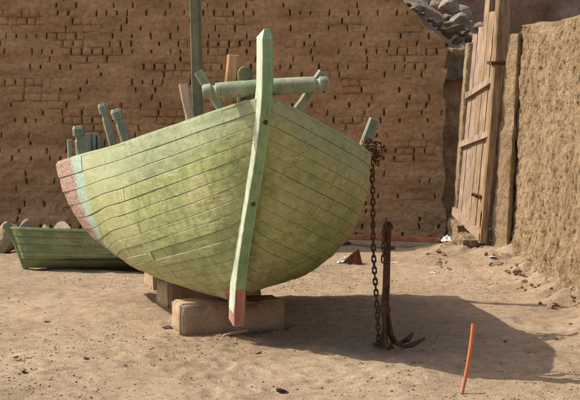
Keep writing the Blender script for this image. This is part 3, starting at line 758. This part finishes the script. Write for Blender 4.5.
# keel
mb = MB(); kp = []
for s_, zb_ in ((.10, .142), (.2, .155), (.35, .185), (.6, .197), (1.2, .199), (1.8, .199), (2.25, .198), (2.52, .198)):
    zt_ = max(zb_ + .045, float(hull(np.clip(s_ / LK, 0, 1), 0.0)[2]) + .02); kp.append((s_, zb_, zt_))
V = []; Fc = []
for s_, a, b in kp: V += [(-.034, s_, a), (.034, s_, a), (.034, s_, b), (-.034, s_, b)]
for k in range(len(kp) - 1):
    for c0 in range(4): Fc.append((k * 4 + c0, k * 4 + (c0 + 1) % 4, k * 4 + 4 + (c0 + 1) % 4, k * 4 + 4 + c0))
Fc += [(3, 2, 1, 0), (len(V) - 4, len(V) - 3, len(V) - 2, len(V) - 1)]
obj('keel', V, Fc, M['stem'], boat)
# frames (ribs) and thwarts inside
for u_ in (.2, .34, .48, .62, .76, .9):
    for side in (1, -1):
        vr = np.linspace(.08, .97, 14); S = hull(np.full(14, u_), vr, side) - hull_n(np.full(14, u_), vr, side) * .045; OX = hx(np.full(14, u_), vr)
        mb = MB(); sweep(mb, [Vector((p[0] * side + o_, p[1], p[2])) for p, o_ in zip(S, OX)], rect(.04, .045), up=Vector((0, 1, 0))); mb.build('rib', M['lining'], boat)
for u_, zt_ in ((.34, .86), (.62, .80), (.86, .80)):
    vq = np.linspace(0, 1, 60); S = hull(np.full(60, u_), vq); sy = float(np.interp(zt_, S[:, 2], S[:, 1])); hb = []
    for side in (-1, 1):
        UQ, VQ = np.meshgrid(np.linspace(0, 1, 120), vq, indexing='ij'); S = HS(UQ, VQ, side).reshape(-1, 3); hb.append(min(abs(q_[0]) for q_ in S if abs(q_[1] - sy) < .16 and abs(q_[2] - zt_) < .05 and abs(q_[0]) > .2) - .05)
    mb = MB(); sweep(mb, [Vector((-hb[0], sy, zt_)), Vector((0, sy, zt_)), Vector((hb[1], sy, zt_))], rect(.20, .03, .1)); mb.build('thwart', M['timber'], boat)
# --- timber heads along the rail
def rail(px, side):                      # the rail point at a photo column
    us = np.linspace(.02, .998, 300) if side < 0 else np.linspace(.02, .995, 300)
    G = HS(us, np.ones(300), side); P = [to_world(g) for g in G]
    k = int(np.argmin([abs(px_of(p)[0] - px) for p in P])); return P[k]
def timber_head(bpx, bpy_, tpx, tpy, side, wd, dp, mat, knob=0.0, rail_px=None, inset=.05, wob=0.0, cap=True, up=None, name='timber_head'):
    p = rail(rail_px or bpx, side); D = p.y + inset * .3
    a, b = bat(bpx, bpy_, D), bat(tpx, tpy, D)
    ins = Vector((-side * inset, 0, 0)); a += ins; b += ins
    d = (b - a); a2 = a - d.normalized() * .07
    mb = MB(); n = 8; path = []; tp = []
    for k in range(n + 1):
        t = k / n; q = a2.lerp(b, t) + Vector((wob * math.sin(t * 5), 0, 0)); path.append(q); tp.append(1.0)
    if knob:
        L_ = (b - a2).length
        def P(d_): return a2.lerp(b, 1 - d_ / L_)
        path = [a2, P(.16), P(.105), P(.09), P(.075), P(.06), P(.02), P(0)]
        tp = [1.0, .95, .9, .72, .72, 1 + knob, 1 + knob * 1.1, .8]
    sweep(mb, path, rect(wd, dp, .18), up=up or Vector((0, 1, 0)), taper=tp)
    return mb.build(name, M[mat], boat)
timber_head(99, 152, 85.5, 104, -1, .050, .05, 'timber', .09, rail_px=97, inset=.10)
timber_head(119, 145, 107, 109, -1, .064, .06, 'timber', .09, rail_px=117)
timber_head(75, 160, 70.5, 126, -1, .078, .07, 'timber', .06, rail_px=75)
timber_head(66, 163, 65, 140, -1, .030, .05, 'timber', 0, rail_px=66, inset=.03)
timber_head(178, 126, 172, 84, -1, .052, .035, 'palewood', 0, rail_px=178, inset=.07, wob=.006, name='thole_post')
timber_head(367, 152, 379.5, 119, 1, .066, .05, 'timber', 0, rail_px=366, inset=.03)
# grey rounded board at the stern, left
p = rail(86, -1); mb = MB(); c0 = bat(87, 160, p.y + .12); c1 = bat(87, 140, p.y + .12)
V = []; Fc = []
prof = [(-.06, -.10), (.075, -.10), (.075, .05), (.06, .10), (.02, .125), (-.03, .12), (-.06, .08)]
for dy in (0, .03):
    for (x, z_) in prof: V.append((c0.x + .03 + x, c0.y + dy, c0.z + .05 + z_))
n = len(prof); Fc = [tuple(range(n))[::-1], tuple(range(n, 2 * n))] + [(i, (i + 1) % n, n + (i + 1) % n, n + i) for i in range(n)]
obj('stern_board', V, Fc, wood('greywood', (.15, .16, .14), (.24, .25, .22), (.33, .34, .31)), boat)
# --- cross beam over the bow with turned ends, its two braces, the sawn bitt
D = 8.97
a, b = bat(202.5, 91.5, D), bat(328.5, 83.5, D); mb = MB(); L_ = (b - a).length
stops = [0, .012, .055, .062, .082, .089, .15, .35, .5, .65, .85]
rad = [.030, .039, .041, .031, .031, .042, .044, .045, .046, .045, .044]
path = [a.lerp(b, t * .72 / L_ * .5 / .36 * .36 / .72 if False else t / L_ * .36 / .36) for t in []]
pts = [(d_, r_) for d_, r_ in zip([0, .010, .045, .052, .068, .075, .13, .22], [.030, .039, .041, .030, .030, .042, .045, .046])]
path = [a.lerp(b, d_ / L_) for d_, _ in pts] + [a.lerp(b, .5)] + [b.lerp(a, d_ / L_) for d_, _ in pts[::-1]]
tp = [r_ for _, r_ in pts] + [.047] + [r_ for _, r_ in pts[::-1]]
sweep(mb, path, circ(1, 13), taper=tp); beam = mb.build('cross_beam', M['timber'], boat); beam.data.shade_smooth(); beam.data.set_sharp_from_angle(angle=R(42))
def brace(x0, y0, x1, y1, D, w_, d_, mat, name, ext=.14, cut=None):
    a, b = bat(x0, y0, D), bat(x1, y1, D); a2 = a - (b - a).normalized() * ext
    mb = MB(); sweep(mb, subdiv_path(a2, b, 6, .002, int(x0)), rect(w_, d_, .16), up=Vector((0, 1, 0))); o = mb.build(name, M[mat], boat)
    return o, b
bl_, br_ = rail(221, -1), rail(298, 1); print('rails', bl_, br_, rail(178, -1), rail(366, 1), rail(97, -1))
brace(222, 110, 198, 71.5, max(9.08, bl_.y + .05), .052, .05, 'timber', 'brace', .05)
brace(299, 109, 323, 72.5, max(9.08, br_.y + .05), .056, .05, 'timber', 'brace', .05)
brace(228.5, 100, 233.5, 55, 9.16, .066, .06, 'cutwood', 'bitt', .1)
# --- mast
D = 11.7; a = bat(198, 118, D); a.z = .33; mb = MB()
sweep(mb, [a + Vector((0, 0, z_)) for z_ in (0, .6, 1.2, 1.8, 2.4, 3.1)], rect(.068, .068, .1), up=Vector((math.sin(.3), math.cos(.3), 0))); mb.build('mast', M['mast'], boat)
# --- spar lying on the cross beam
e0 = at(245, 75.5, 9.02); e1 = at(243, 150, 11.3)
d_ = (e1 - e0).normalized(); mb = MB(); n_ = 14
sweep(mb, [e0 - d_ * .05, e0 - d_ * .045, e0 + (e1 - e0) * .3, e0 + (e1 - e0) * .7, e1], circ(1, 14), taper=[.036, .0415, .042, .041, .038])
tag(mb.build('spar', M['mast'], None, smooth=False), 'round green log laid over the bow cross beam, sawn end facing out', 'log')

# ================================================================== BLOCKS UNDER THE KEEL
def stone_block(corner_l, corner_r, depth, height, label, seed, skew=0.0):
    a, b = Vector(corner_l), Vector(corner_r); a.z = b.z = 0
    L_ = (b - a).length; ang = math.atan2(b.y - a.y, b.x - a.x)
    bm = bmesh.new(); bmesh.ops.create_cube(bm, size=1)
    for v in bm.verts: v.co = Vector((v.co.x * L_, v.co.y * depth, (v.co.z + .5) * (height + .03) - .03))
    bmesh.ops.subdivide_edges(bm, edges=[e for e in bm.edges if (e.verts[0].co - e.verts[1].co).length > .3], cuts=5, use_grid_fill=True)
    bmesh.ops.bevel(bm, geom=[e for e in bm.edges if e.calc_face_angle(0) > .5], offset=.012, segments=2, affect='EDGES')
    bmesh.ops.subdivide_edges(bm, edges=bm.edges, cuts=2, use_grid_fill=True)
    bm.normal_update()
    P = np.array([v.co[:] for v in bm.verts]); N = np.array([v.normal[:] for v in bm.verts])
    a_ = .006 * fbm(P[:, 0] * 7, P[:, 1] * 7, P[:, 2] * 7, seed, 3) - .010 * np.clip(fbm(P[:, 0] * 13, P[:, 1] * 13, P[:, 2] * 13, seed + 5, 3) - .25, 0, 1)
    a_ = a_ - (a_ > 0) * (np.abs(P[:, 2] - height) < .01) * a_
    P = P + N * a_[:, None]
    for v, p in zip(bm.verts, P): v.co = p
    me = bpy.data.meshes.new('keel_block'); bm.to_mesh(me); bm.free()
    mid = (a + b) / 2 + Vector((-math.sin(ang), math.cos(ang), 0)) * depth / 2
    o = link_mesh('keel_block', me, M['block'], None, mid, (0, 0, ang), smooth=True)
    return tag(o, label, 'block', 'blocks propping up the keel')
stone_block(ground(180.5, 336), ground(285, 331), .26, .194, 'long front stone block under the bow of the green boat', 1)
stone_block(ground(168, 310), ground(262, 305), .30, .196, 'middle stone block half in shadow under the green boat', 2)
stone_block(ground(153, 292.5), ground(235, 289), .30, .194, 'rearmost stone block under the stern of the green boat', 3)

# ================================================================== SMALL SKIFF
sk0 = ground(18, 274); skiff = tag(empty('skiff', (sk0.x, sk0.y + .30, .0), R(2)), 'small dark green skiff beached by the wall behind the large boat', 'boat')
skiff.rotation_euler = (R(-5), 0, R(1.5))
SL, SB, SH = 2.05, .34, .295
def skh(u, v):                           # u along x from the stem, v keel to rail
    u, v = np.broadcast_arrays(np.asarray(u, float), np.asarray(v, float))
    pl_ = np.clip(np.sin(np.clip(u * .80 + .02, 0, 1) * np.pi) ** .62, 0, 1)
    b = SB * pl_ * (.60 + .40 * v); b = np.where(u < .02, b * u / .02, b) + .008
    z = .012 + (SH + .035 * (1 - u) ** 4 - .01) * v
    x = -.115 * v * (1 - u) ** 3 + u * SL
    y = b * np.clip(v * 3.2, 0, 1) ** .5
    return np.stack([x, y, z], -1)
for side in (1, -1):
    vbk = [0, .22, .42, .62, .81, 1.0]
    for i in range(5):
        us = np.linspace(0, 1, 30) ** 1.2; vr = np.array([vbk[i] + .006, vbk[i] + .03, (vbk[i] + vbk[i + 1]) / 2, vbk[i + 1] - .03, vbk[i + 1] - .004])
        UU, VV = np.meshgrid(us, vr, indexing='ij'); S = skh(UU, VV)
        S[..., 1] += .006 * (1 - (VV - vr[0]) / (vr[-1] - vr[0])) + .002 * fbm(UU * 8, VV * 9, i, 400, 2)
        In = S.copy(); In[..., 1] -= .02; In[..., 1] = np.maximum(In[..., 1], 0)
        n, m = UU.shape; V = np.concatenate([S.reshape(-1, 3), In[:, [0, -1]].reshape(-1, 3)]); V[:, 1] *= side; Fc = []; o2 = n * m
        for p in range(n - 1):
            for q in range(m - 1): Fc.append((p * m + q, (p + 1) * m + q, (p + 1) * m + q + 1, p * m + q + 1))
            Fc.append((p * m, o2 + p * 2, o2 + (p + 1) * 2, (p + 1) * m)); Fc.append((p * m + m - 1, (p + 1) * m + m - 1, o2 + (p + 1) * 2 + 1, o2 + p * 2 + 1))
            Fc.append((o2 + p * 2, o2 + p * 2 + 1, o2 + (p + 1) * 2 + 1, o2 + (p + 1) * 2))
        obj('plank', V, Fc, M['skiff'], skiff)
    us = np.linspace(.01, .995, 30); G = skh(us, np.ones(30)); mb = MB()
    sweep(mb, [Vector((g[0], (g[1] - .008) * side, g[2] + .004)) for g in G], rect(.035, .02)); mb.build('gunwale', M['skiff'], skiff)
mb = MB(); sweep(mb, [Vector((.012, 0, .008)), Vector((-.02, 0, .10)), Vector((-.055, 0, .20)), Vector((-.095, 0, .28)), Vector((-.125, 0, .335)), Vector((-.15, 0, .36))], rect(.045, .05, .2), up=Vector((0, 1, 0)), taper=[1, 1, 1.1, 1.25, 1.6, 1.5]); mb.build('stem', M['skiff'], skiff)
vr = np.linspace(.02, 1, 12); T = skh(np.full(12, .995), vr); V = [(t[0], t[1], t[2]) for t in T] + [(t[0], -t[1], t[2]) for t in T[::-1]]
n = len(V); obj('transom', V + [(x - .025, y, z_) for x, y, z_ in V], [tuple(range(n)), tuple(range(n, 2 * n))[::-1]] + [(i, (i + 1) % n, n + (i + 1) % n, n + i) for i in range(n)], M['skiff'], skiff)
V = [(x, s * (float(skh(x / SL, .35)[1]) - .015), .10) for s in (1,) for x in np.linspace(.02, 2.0, 14)] + [(x, -(float(skh(x / SL, .35)[1]) - .015), .10) for x in np.linspace(2.0, .02, 14)]
n = len(V); obj('floorboard', V + [(x, y, z_ - .02) for x, y, z_ in V], [tuple(range(n)), tuple(range(n, 2 * n))[::-1]] + [(i, (i + 1) % n, n + (i + 1) % n, n + i) for i in range(n)], M['lining'], skiff)
# stones behind the skiff, against the wall
for k, (px, py, s, sq, lab) in enumerate(((5, 231, .15, (1.05, .8, 1.5), 'big pale stone at the far left beyond the tip of the skiff'),
        (27, 234, .15, (.85, .8, 1.55), 'upright pointed pale stone behind the skiff, second from left'),
        (48, 238, .15, (1.0, .8, 1.15), 'low flat stone behind the skiff, second from the large boat'),
        (66, 238, .15, (1.1, .8, 1.2), 'rounded stone behind the skiff beside the large boat hull'))):
    p = at(px, py, 14.35); place_rock('boulder', p.x, p.y, .105 + .03 * (k > 0), s * (1 + .10 * (k > 0)), 'stone', lab, 'stone', 'boulders behind the skiff', rocks[k], sq, rz=k * 1.3)

# ================================================================== ANCHOR AND CHAIN
ab = ground(384.5, 350); ab.z = 0
anchor = tag(empty('grapnel_anchor', ab), 'rusty iron grapnel anchor standing upright in front of the boat', 'anchor')
tp_ = at(388, 221.5, ab.y + .03) - ab; mb = MB()
sweep(mb, [Vector((0, 0, .01)), Vector((0, 0, .22)), tp_ * .5 + Vector((0, 0, 0)), tp_ * .85, tp_ * .97, tp_], circ(1, 10), taper=[.024, .023, .021, .020, .022, .016]); mb.build('shank', M['rust'], anchor, smooth=False)
mb = MB(); sweep(mb, [Vector((0, .001, .215)), Vector((0, .001, .225)), Vector((0, .001, .245)), Vector((0, .001, .255))], circ(1, 12), taper=[.028, .034, .034, .028]); mb.build('collar', M['rust'], anchor)
mb = MB(); hp = tp_ * .79; sweep(mb, [hp + Vector((-.032, -.005, 0)), hp + Vector((.045, -.005, .002))], circ(.010, 8)); mb.build('pin', M['rust'], anchor)
for az, k in ((-14, 1.0), (38, .95), (278, .8), (92, .8)):
    dr = Vector((math.cos(R(az)), math.sin(R(az)), 0)); mb = MB()
    prof_ = [(.014, .23), (.028, .16), (.040, .09), (.070, .042), (.115, .026), (.160, .032), (.190, .05)]
    path = [dr * (r_ * k) + Vector((0, 0, z_)) for r_, z_ in prof_]
    sweep(mb, path, circ(.0125, 8), taper=[.8, .9, 1, 1.05, 1, .9, .6]); arm = mb.build('arm', M['rust'], anchor)
    side = Vector((-dr.y, dr.x, 0)); b0 = dr * (.155 * k) + Vector((0, 0, .036)); tipp = dr * (.235 * k) + Vector((0, 0, .078)); nn_ = Vector((-dr.x * .4, -dr.y * .4, .9)) * .007
    mb = MB(); pts_ = [b0 - dr * .02, b0 + side * .026 + dr * .02, tipp, b0 - side * .026 + dr * .02]
    mb.add([p + nn_ for p in pts_] + [p - nn_ for p in pts_], [(0, 1, 2, 3), (7, 6, 5, 4)] + [(i, 4 + i, 4 + (i + 1) % 4, (i + 1) % 4) for i in range(4)]); mb.build('fluke', M['rust'], arm)
LW = .0052
def link_me():
    mb = MB(); pth = []; hl, rdx = .0125, .0105
    for k in range(8): a_ = -math.pi / 2 + math.pi * k / 7; pth.append(Vector((rdx * math.sin(a_), 0, hl + rdx * math.cos(a_))))
    for k in range(8): a_ = math.pi / 2 + math.pi * k / 7; pth.append(Vector((rdx * math.sin(a_), 0, -hl + rdx * math.cos(a_))))
    n = len(pth); pr = circ(LW, 6); V = []; Fc = []
    for i in range(n):
        t = (pth[(i + 1) % n] - pth[i - 1]).normalized(); b_ = Vector((0, 1, 0)); a_ = t.cross(b_)
        for (x, y) in pr: V.append(pth[i] + a_ * x + b_ * y)
    for i in range(n):
        for j in range(6): Fc.append((i * 6 + j, i * 6 + (j + 1) % 6, ((i + 1) % n) * 6 + (j + 1) % 6, ((i + 1) % n) * 6 + j))
    me = mesh_of('link', V, Fc); me.shade_smooth(); me.materials.append(M['chainrust']); return me
LINK = link_me()
def lay_chain(pts_, parent, origin, pitch=.0355, twist0=0.0):
    pts_ = [Vector(p) for p in pts_]; seg = [0]
    for a, b in zip(pts_[:-1], pts_[1:]): seg.append(seg[-1] + (b - a).length)
    n = int(seg[-1] / pitch); out = 0
    for k in range(n + 1):
        s = k * pitch; i = max(j for j in range(len(seg) - 1) if seg[j] <= s + 1e-9); f_ = (s - seg[i]) / max(1e-6, seg[i + 1] - seg[i])
        p = pts_[i].lerp(pts_[i + 1], f_); d = (pts_[i + 1] - pts_[i]).normalized()
        q = d.to_track_quat('Z', 'Y') @ Matrix.Rotation(twist0 + (math.pi / 2 if k % 2 else 0) + R(18) + rr.uniform(-.15, .15), 3, 'Z').to_quaternion()
        o = bpy.data.objects.new('link', LINK); COL.objects.link(o); o.parent = parent; o.location = p - origin; o.rotation_mode = 'QUATERNION'; o.rotation_quaternion = q; out += 1
    return out
rp_ = rail(369, 1)
th0 = at(368.5, 143, rp_.y - .02)
chain_o = Vector((ab.x - .03, ab.y + .06, 0))
chain = tag(empty('chain', chain_o), 'rusty iron chain wound on the rail post and hanging down to the anchor', 'chain')
end = ground(378, 345.5); end.z = .012
topc = at(371, 156, rp_.y - .075)
pth = []
for k in range(25):
    t = k / 24; p = topc.lerp(end, t); p.y += .05 * math.sin(math.pi * t); p.x += .004 * math.sin(t * 9); pth.append(p)
pth += [end + Vector((-.02, -.03, .0)), end + Vector((-.005, -.07, .002)), end + Vector((.03, -.06, .004)), end + Vector((.03, -.01, .012))]
lay_chain(pth, chain, chain_o)
# turns round the timber head
c_ = at(371, 150, rp_.y + .0); ax = (at(379.5, 119, rp_.y) - at(367, 152, rp_.y)).normalized(); e1_ = ax.cross(Vector((0, 1, 0))).normalized(); e2_ = e1_.cross(ax).normalized()
hel = []
for k in range(44):
    t = k / 43; a_ = t * 2 * math.pi * 2.6; r_ = .056 + .008 * math.sin(a_ * 1.7)
    hel.append(c_ + ax * (-.035 + .085 * t + .012 * math.sin(a_)) + e1_ * r_ * math.cos(a_) + e2_ * r_ * math.sin(a_))
lay_chain(hel, chain, chain_o, .031)
lay_chain([at(380, 150, rp_.y - .06), at(381, 158, rp_.y - .07), at(377, 163, rp_.y - .075), at(373, 158, rp_.y - .08)], chain, chain_o, .031)
hp2 = ab + tp_ * .96
lay_chain([hp2 + Vector((-.014, -.024, .03)), hp2 + Vector((-.026, -.03, -.04)), hp2 + Vector((-.026, -.03, -.20))], anchor, ab)

# ================================================================== ORANGE PIPE
pb = ground(462, 394); pb.z = gz(pb.x, pb.y) - .03; D = pb.y
mb = MB(); pts_ = [pb] + [at(x, y, D + dd) for x, y, dd in ((462, 393, 0), (464.6, 381, .005), (467.6, 366, .012), (470.2, 350, .02), (472.2, 335, .028), (473.3, 323.5, .034))]
n_ = 10; path = pts_
outer, inner = circ(.0098, n_), circ(.0065, n_)
sweep(mb, path, outer, cap=False); k0 = len(mb.v)
tipd = (path[-1] - path[-2]).normalized()
sweep(mb, [path[-1], path[-1] - tipd * .05], inner, cap=True)
top_ring = k0 - n_
for j in range(n_): mb.f.append((top_ring + j, top_ring + (j + 1) % n_, k0 + (j + 1) % n_, k0 + j))
o = mb.build('pipe', M['orange'], None, smooth=False); tag(o, 'thin orange pipe stuck upright in the sand at lower right', 'pipe')

# ================================================================== SCRAPS ALONG THE WALL
bl, br = at(338, 236.5, 15.05), at(441, 245.5, 14.62)
br.z = gz(br.x, br.y) + .024
mb = MB(); sweep(mb, subdiv_path(bl, br, 8, .004, 3), rect(.07, .042, .12)); tag(mb.build('board', M['redboard']), 'long reddish board lying along the foot of the brick wall', 'board')
place_rock('prop_stone', bl.x + .05, bl.y, max(.02, (bl.z - .02) / 2 - .02), .12, 'stone', 'stone under the left end of the reddish board, behind the boat hull', 'stone', sq=(1, .8, max(.3, (bl.z - .02) / .16)))
p = ground(352, 265); mb = MB()
tri = [Vector((-.075, 0, .015)), Vector((.035, .0, .0)), Vector((.045, .02, .125)), Vector((-.03, -.01, .065))]
nn_ = Vector((.004, -.014, .004)); mb.add([q for q in tri] + [q + nn_ for q in tri], [(0, 1, 2, 3), (7, 6, 5, 4)] + [(i, 4 + i, 4 + (i + 1) % 4, (i + 1) % 4) for i in range(4)])
fin = [Vector((.04, 0, .0)), Vector((.075, .09, .0)), Vector((.045, .02, .125))]; nb = Vector((.013, -.003, 0))
mb.add([q for q in fin] + [q + nb for q in fin], [(0, 1, 2), (5, 4, 3), (0, 3, 4, 1), (1, 4, 5, 2), (2, 5, 3, 0)])
o = mb.build('iron_plate', rust('platerust', (.09, .04, .022), (.17, .075, .04), (.26, .13, .07))); o.location = (p.x, p.y, gz(p.x, p.y)); tag(o, 'bent triangular rusty iron plate on the sand beside the boat', 'scrap')
def crumple(name, seed, w_, d_, h_):
    X, Y = np.meshgrid(np.linspace(-1, 1, 15), np.linspace(-1, 1, 12), indexing='ij')
    r2 = np.clip(1 - X ** 2 * .9, 0, 1) * np.clip(1 - Y ** 2 * .9, 0, 1)
    Z = h_ * r2 * (.55 + .9 * fbm(X * 2.3, Y * 2.3, seed, seed, 3)); Z = np.clip(Z, -.002, None) + .003
    ang = fbm(X * 1.3, Y * 1.3, 1, seed + 3, 2)
    me = grid_mesh(name, np.stack([X * w_ * (1 + .35 * ang), Y * d_ * (1 - .35 * ang), Z], -1)); return me
def scrap(px, py, w_, d_, h_, label, grp=None, seed=0, name='plastic_scrap', rz=0.0):
    p = ground(px, py); me = crumple(name, seed, w_, d_, h_)
    o = link_mesh(name, me, M['litter'], None, (p.x, p.y, gz(p.x, p.y)), (0, 0, rz)); return tag(o, label, 'litter', grp)
scrap(447, 251, .065, .055, .042, 'crumpled white plastic bag below the plank door', seed=3, name='plastic_bag')
scrap(345, 264, .06, .06, .04, 'crumpled white plastic beside the rusty iron plate', seed=5, name='plastic_bag')
for k, (px, py, w_) in enumerate(((395, 265, .032), (388, 273.5, .022), (433, 274, .03), (449, 273, .03), (431, 270, .02), (503, 262, .04), (493, 267, .04))):
    scrap(px, py, w_, w_ * .6, .004, 'small flat scrap of white plastic on the sand below the door', 'white plastic scraps on the sand', 20 + k, rz=k * .7)
# stones and clods at the foot of the right wall and gate
clods = [rock_mesh('clod', 300 + i, 2, .7, 1.1, True) for i in range(6)]
for i in range(46):
    y = rr.uniform(10.9, 13.5); x = rwx(y) - abs(rr.gauss(.10, .12)) - .03; s = rr.uniform(.008, .026) * (1.5 if i < 8 else 1)
    place_rock('clod', x, y, gz(x, y) + s * .3, s, 'clod', 'crumbled mud clod lying along the foot of the sunlit right wall', 'clod', 'mud clods along the right wall', rr.choice(clods))
for i in range(22):
    x = rr.uniform(1.15, 1.75); y = rr.uniform(13.0, 14.0); s = rr.uniform(.008, .03)
    place_rock('clod', x, y, gz(x, y) + s * .3, s, 'clod', 'mud clod on the ground below the plank door', 'clod', 'mud clods below the door', rr.choice(clods))
for (px, py, s) in ((23, 373, .028), (16, 360, .02), (46, 321, .016), (86, 362, .018), (160, 303, .03), (166, 331, .035), (152, 367, .02), (198, 352, .012), (258, 356, .022), (280, 388, .03), (330, 358, .014), (505, 343, .02), (556, 339, .016), (571, 327, .02)):
    p = ground(px, py)
    nm = 'left edge' if px < 30 else 'left third' if px < 140 else 'front block' if px < 270 else 'bottom centre' if px < 340 else 'right edge'
    sz = 'larger' if s > .021 else 'small'; dp = 'nearest' if py > 365 else 'mid-distance' if py > 335 else 'farther'
    place_rock('pebble', p.x, p.y, gz(p.x, p.y) + s * .42, s, 'stone' if s > .028 else 'pebble', f'{sz} loose pebble on the sand, {dp}, towards the {nm} of the picture', 'pebble', 'loose pebbles on the sand', rr.choice(clods), (1.2, 1, .7))
# a broken stick in front of the forefoot
a, b = ground(222, 339), ground(247, 333); mb = MB(); a.z = b.z = .014
sweep(mb, [a, a.lerp(b, .4) + Vector((0, .01, .004)), b], circ(.011, 6), taper=[.6, 1, .7]); tag(mb.build('stick', M['palewood']), 'short pale stick on the sand below the boat stem', 'stick')
# gravel: far too many to count
gv = MB(); bases = []
for i in range(5):
    bm = bmesh.new(); bmesh.ops.create_icosphere(bm, subdivisions=1, radius=1); r_ = random.Random(i)
    bases.append(([v.co * r_.uniform(.7, 1.2) for v in bm.verts], [[v.index for v in f.verts] for f in bm.faces])); bm.free()
GV, GF = [], []; cnt = 0
gx = []; 
while len(gx) < 9000:
    y = 7.4 + 7.9 * rr.random(); x = rr.uniform(-.19, .19) * y; d = fbm(np.array([x * 1.3]), np.array([y * 1.3]), 0, 71, 2)[0]
    near = math.exp(-(((x + .5) / .6) ** 2 + ((y - 9.75) / .5) ** 2))
    if rr.random() < .35 + .5 * d + .8 * near and x < rwx(y) - .02: gx.append((x, y))
gzv = ground_h(np.array([g[0] for g in gx]), np.array([g[1] for g in gx]))
for (x, y), z_ in zip(gx, gzv):
    s = .0022 + .0075 * rr.random() ** 4; V, Fc = rr.choice(bases); a_ = rr.random() * 6.28; c, q = math.cos(a_) * s, math.sin(a_) * s; n0 = len(GV)
    GV += [(x + v.x * c - v.y * q, y + v.x * q + v.y * c, z_ + v.z * s * .7 + s * .2) for v in V]; GF += [tuple(i + n0 for i in f) for f in Fc]
go = link_mesh('gravel', mesh_of('gravel', GV, GF), M['pebble']); go['kind'] = 'stuff'
tag(go, 'small gravel and grit strewn over the sand', 'gravel')
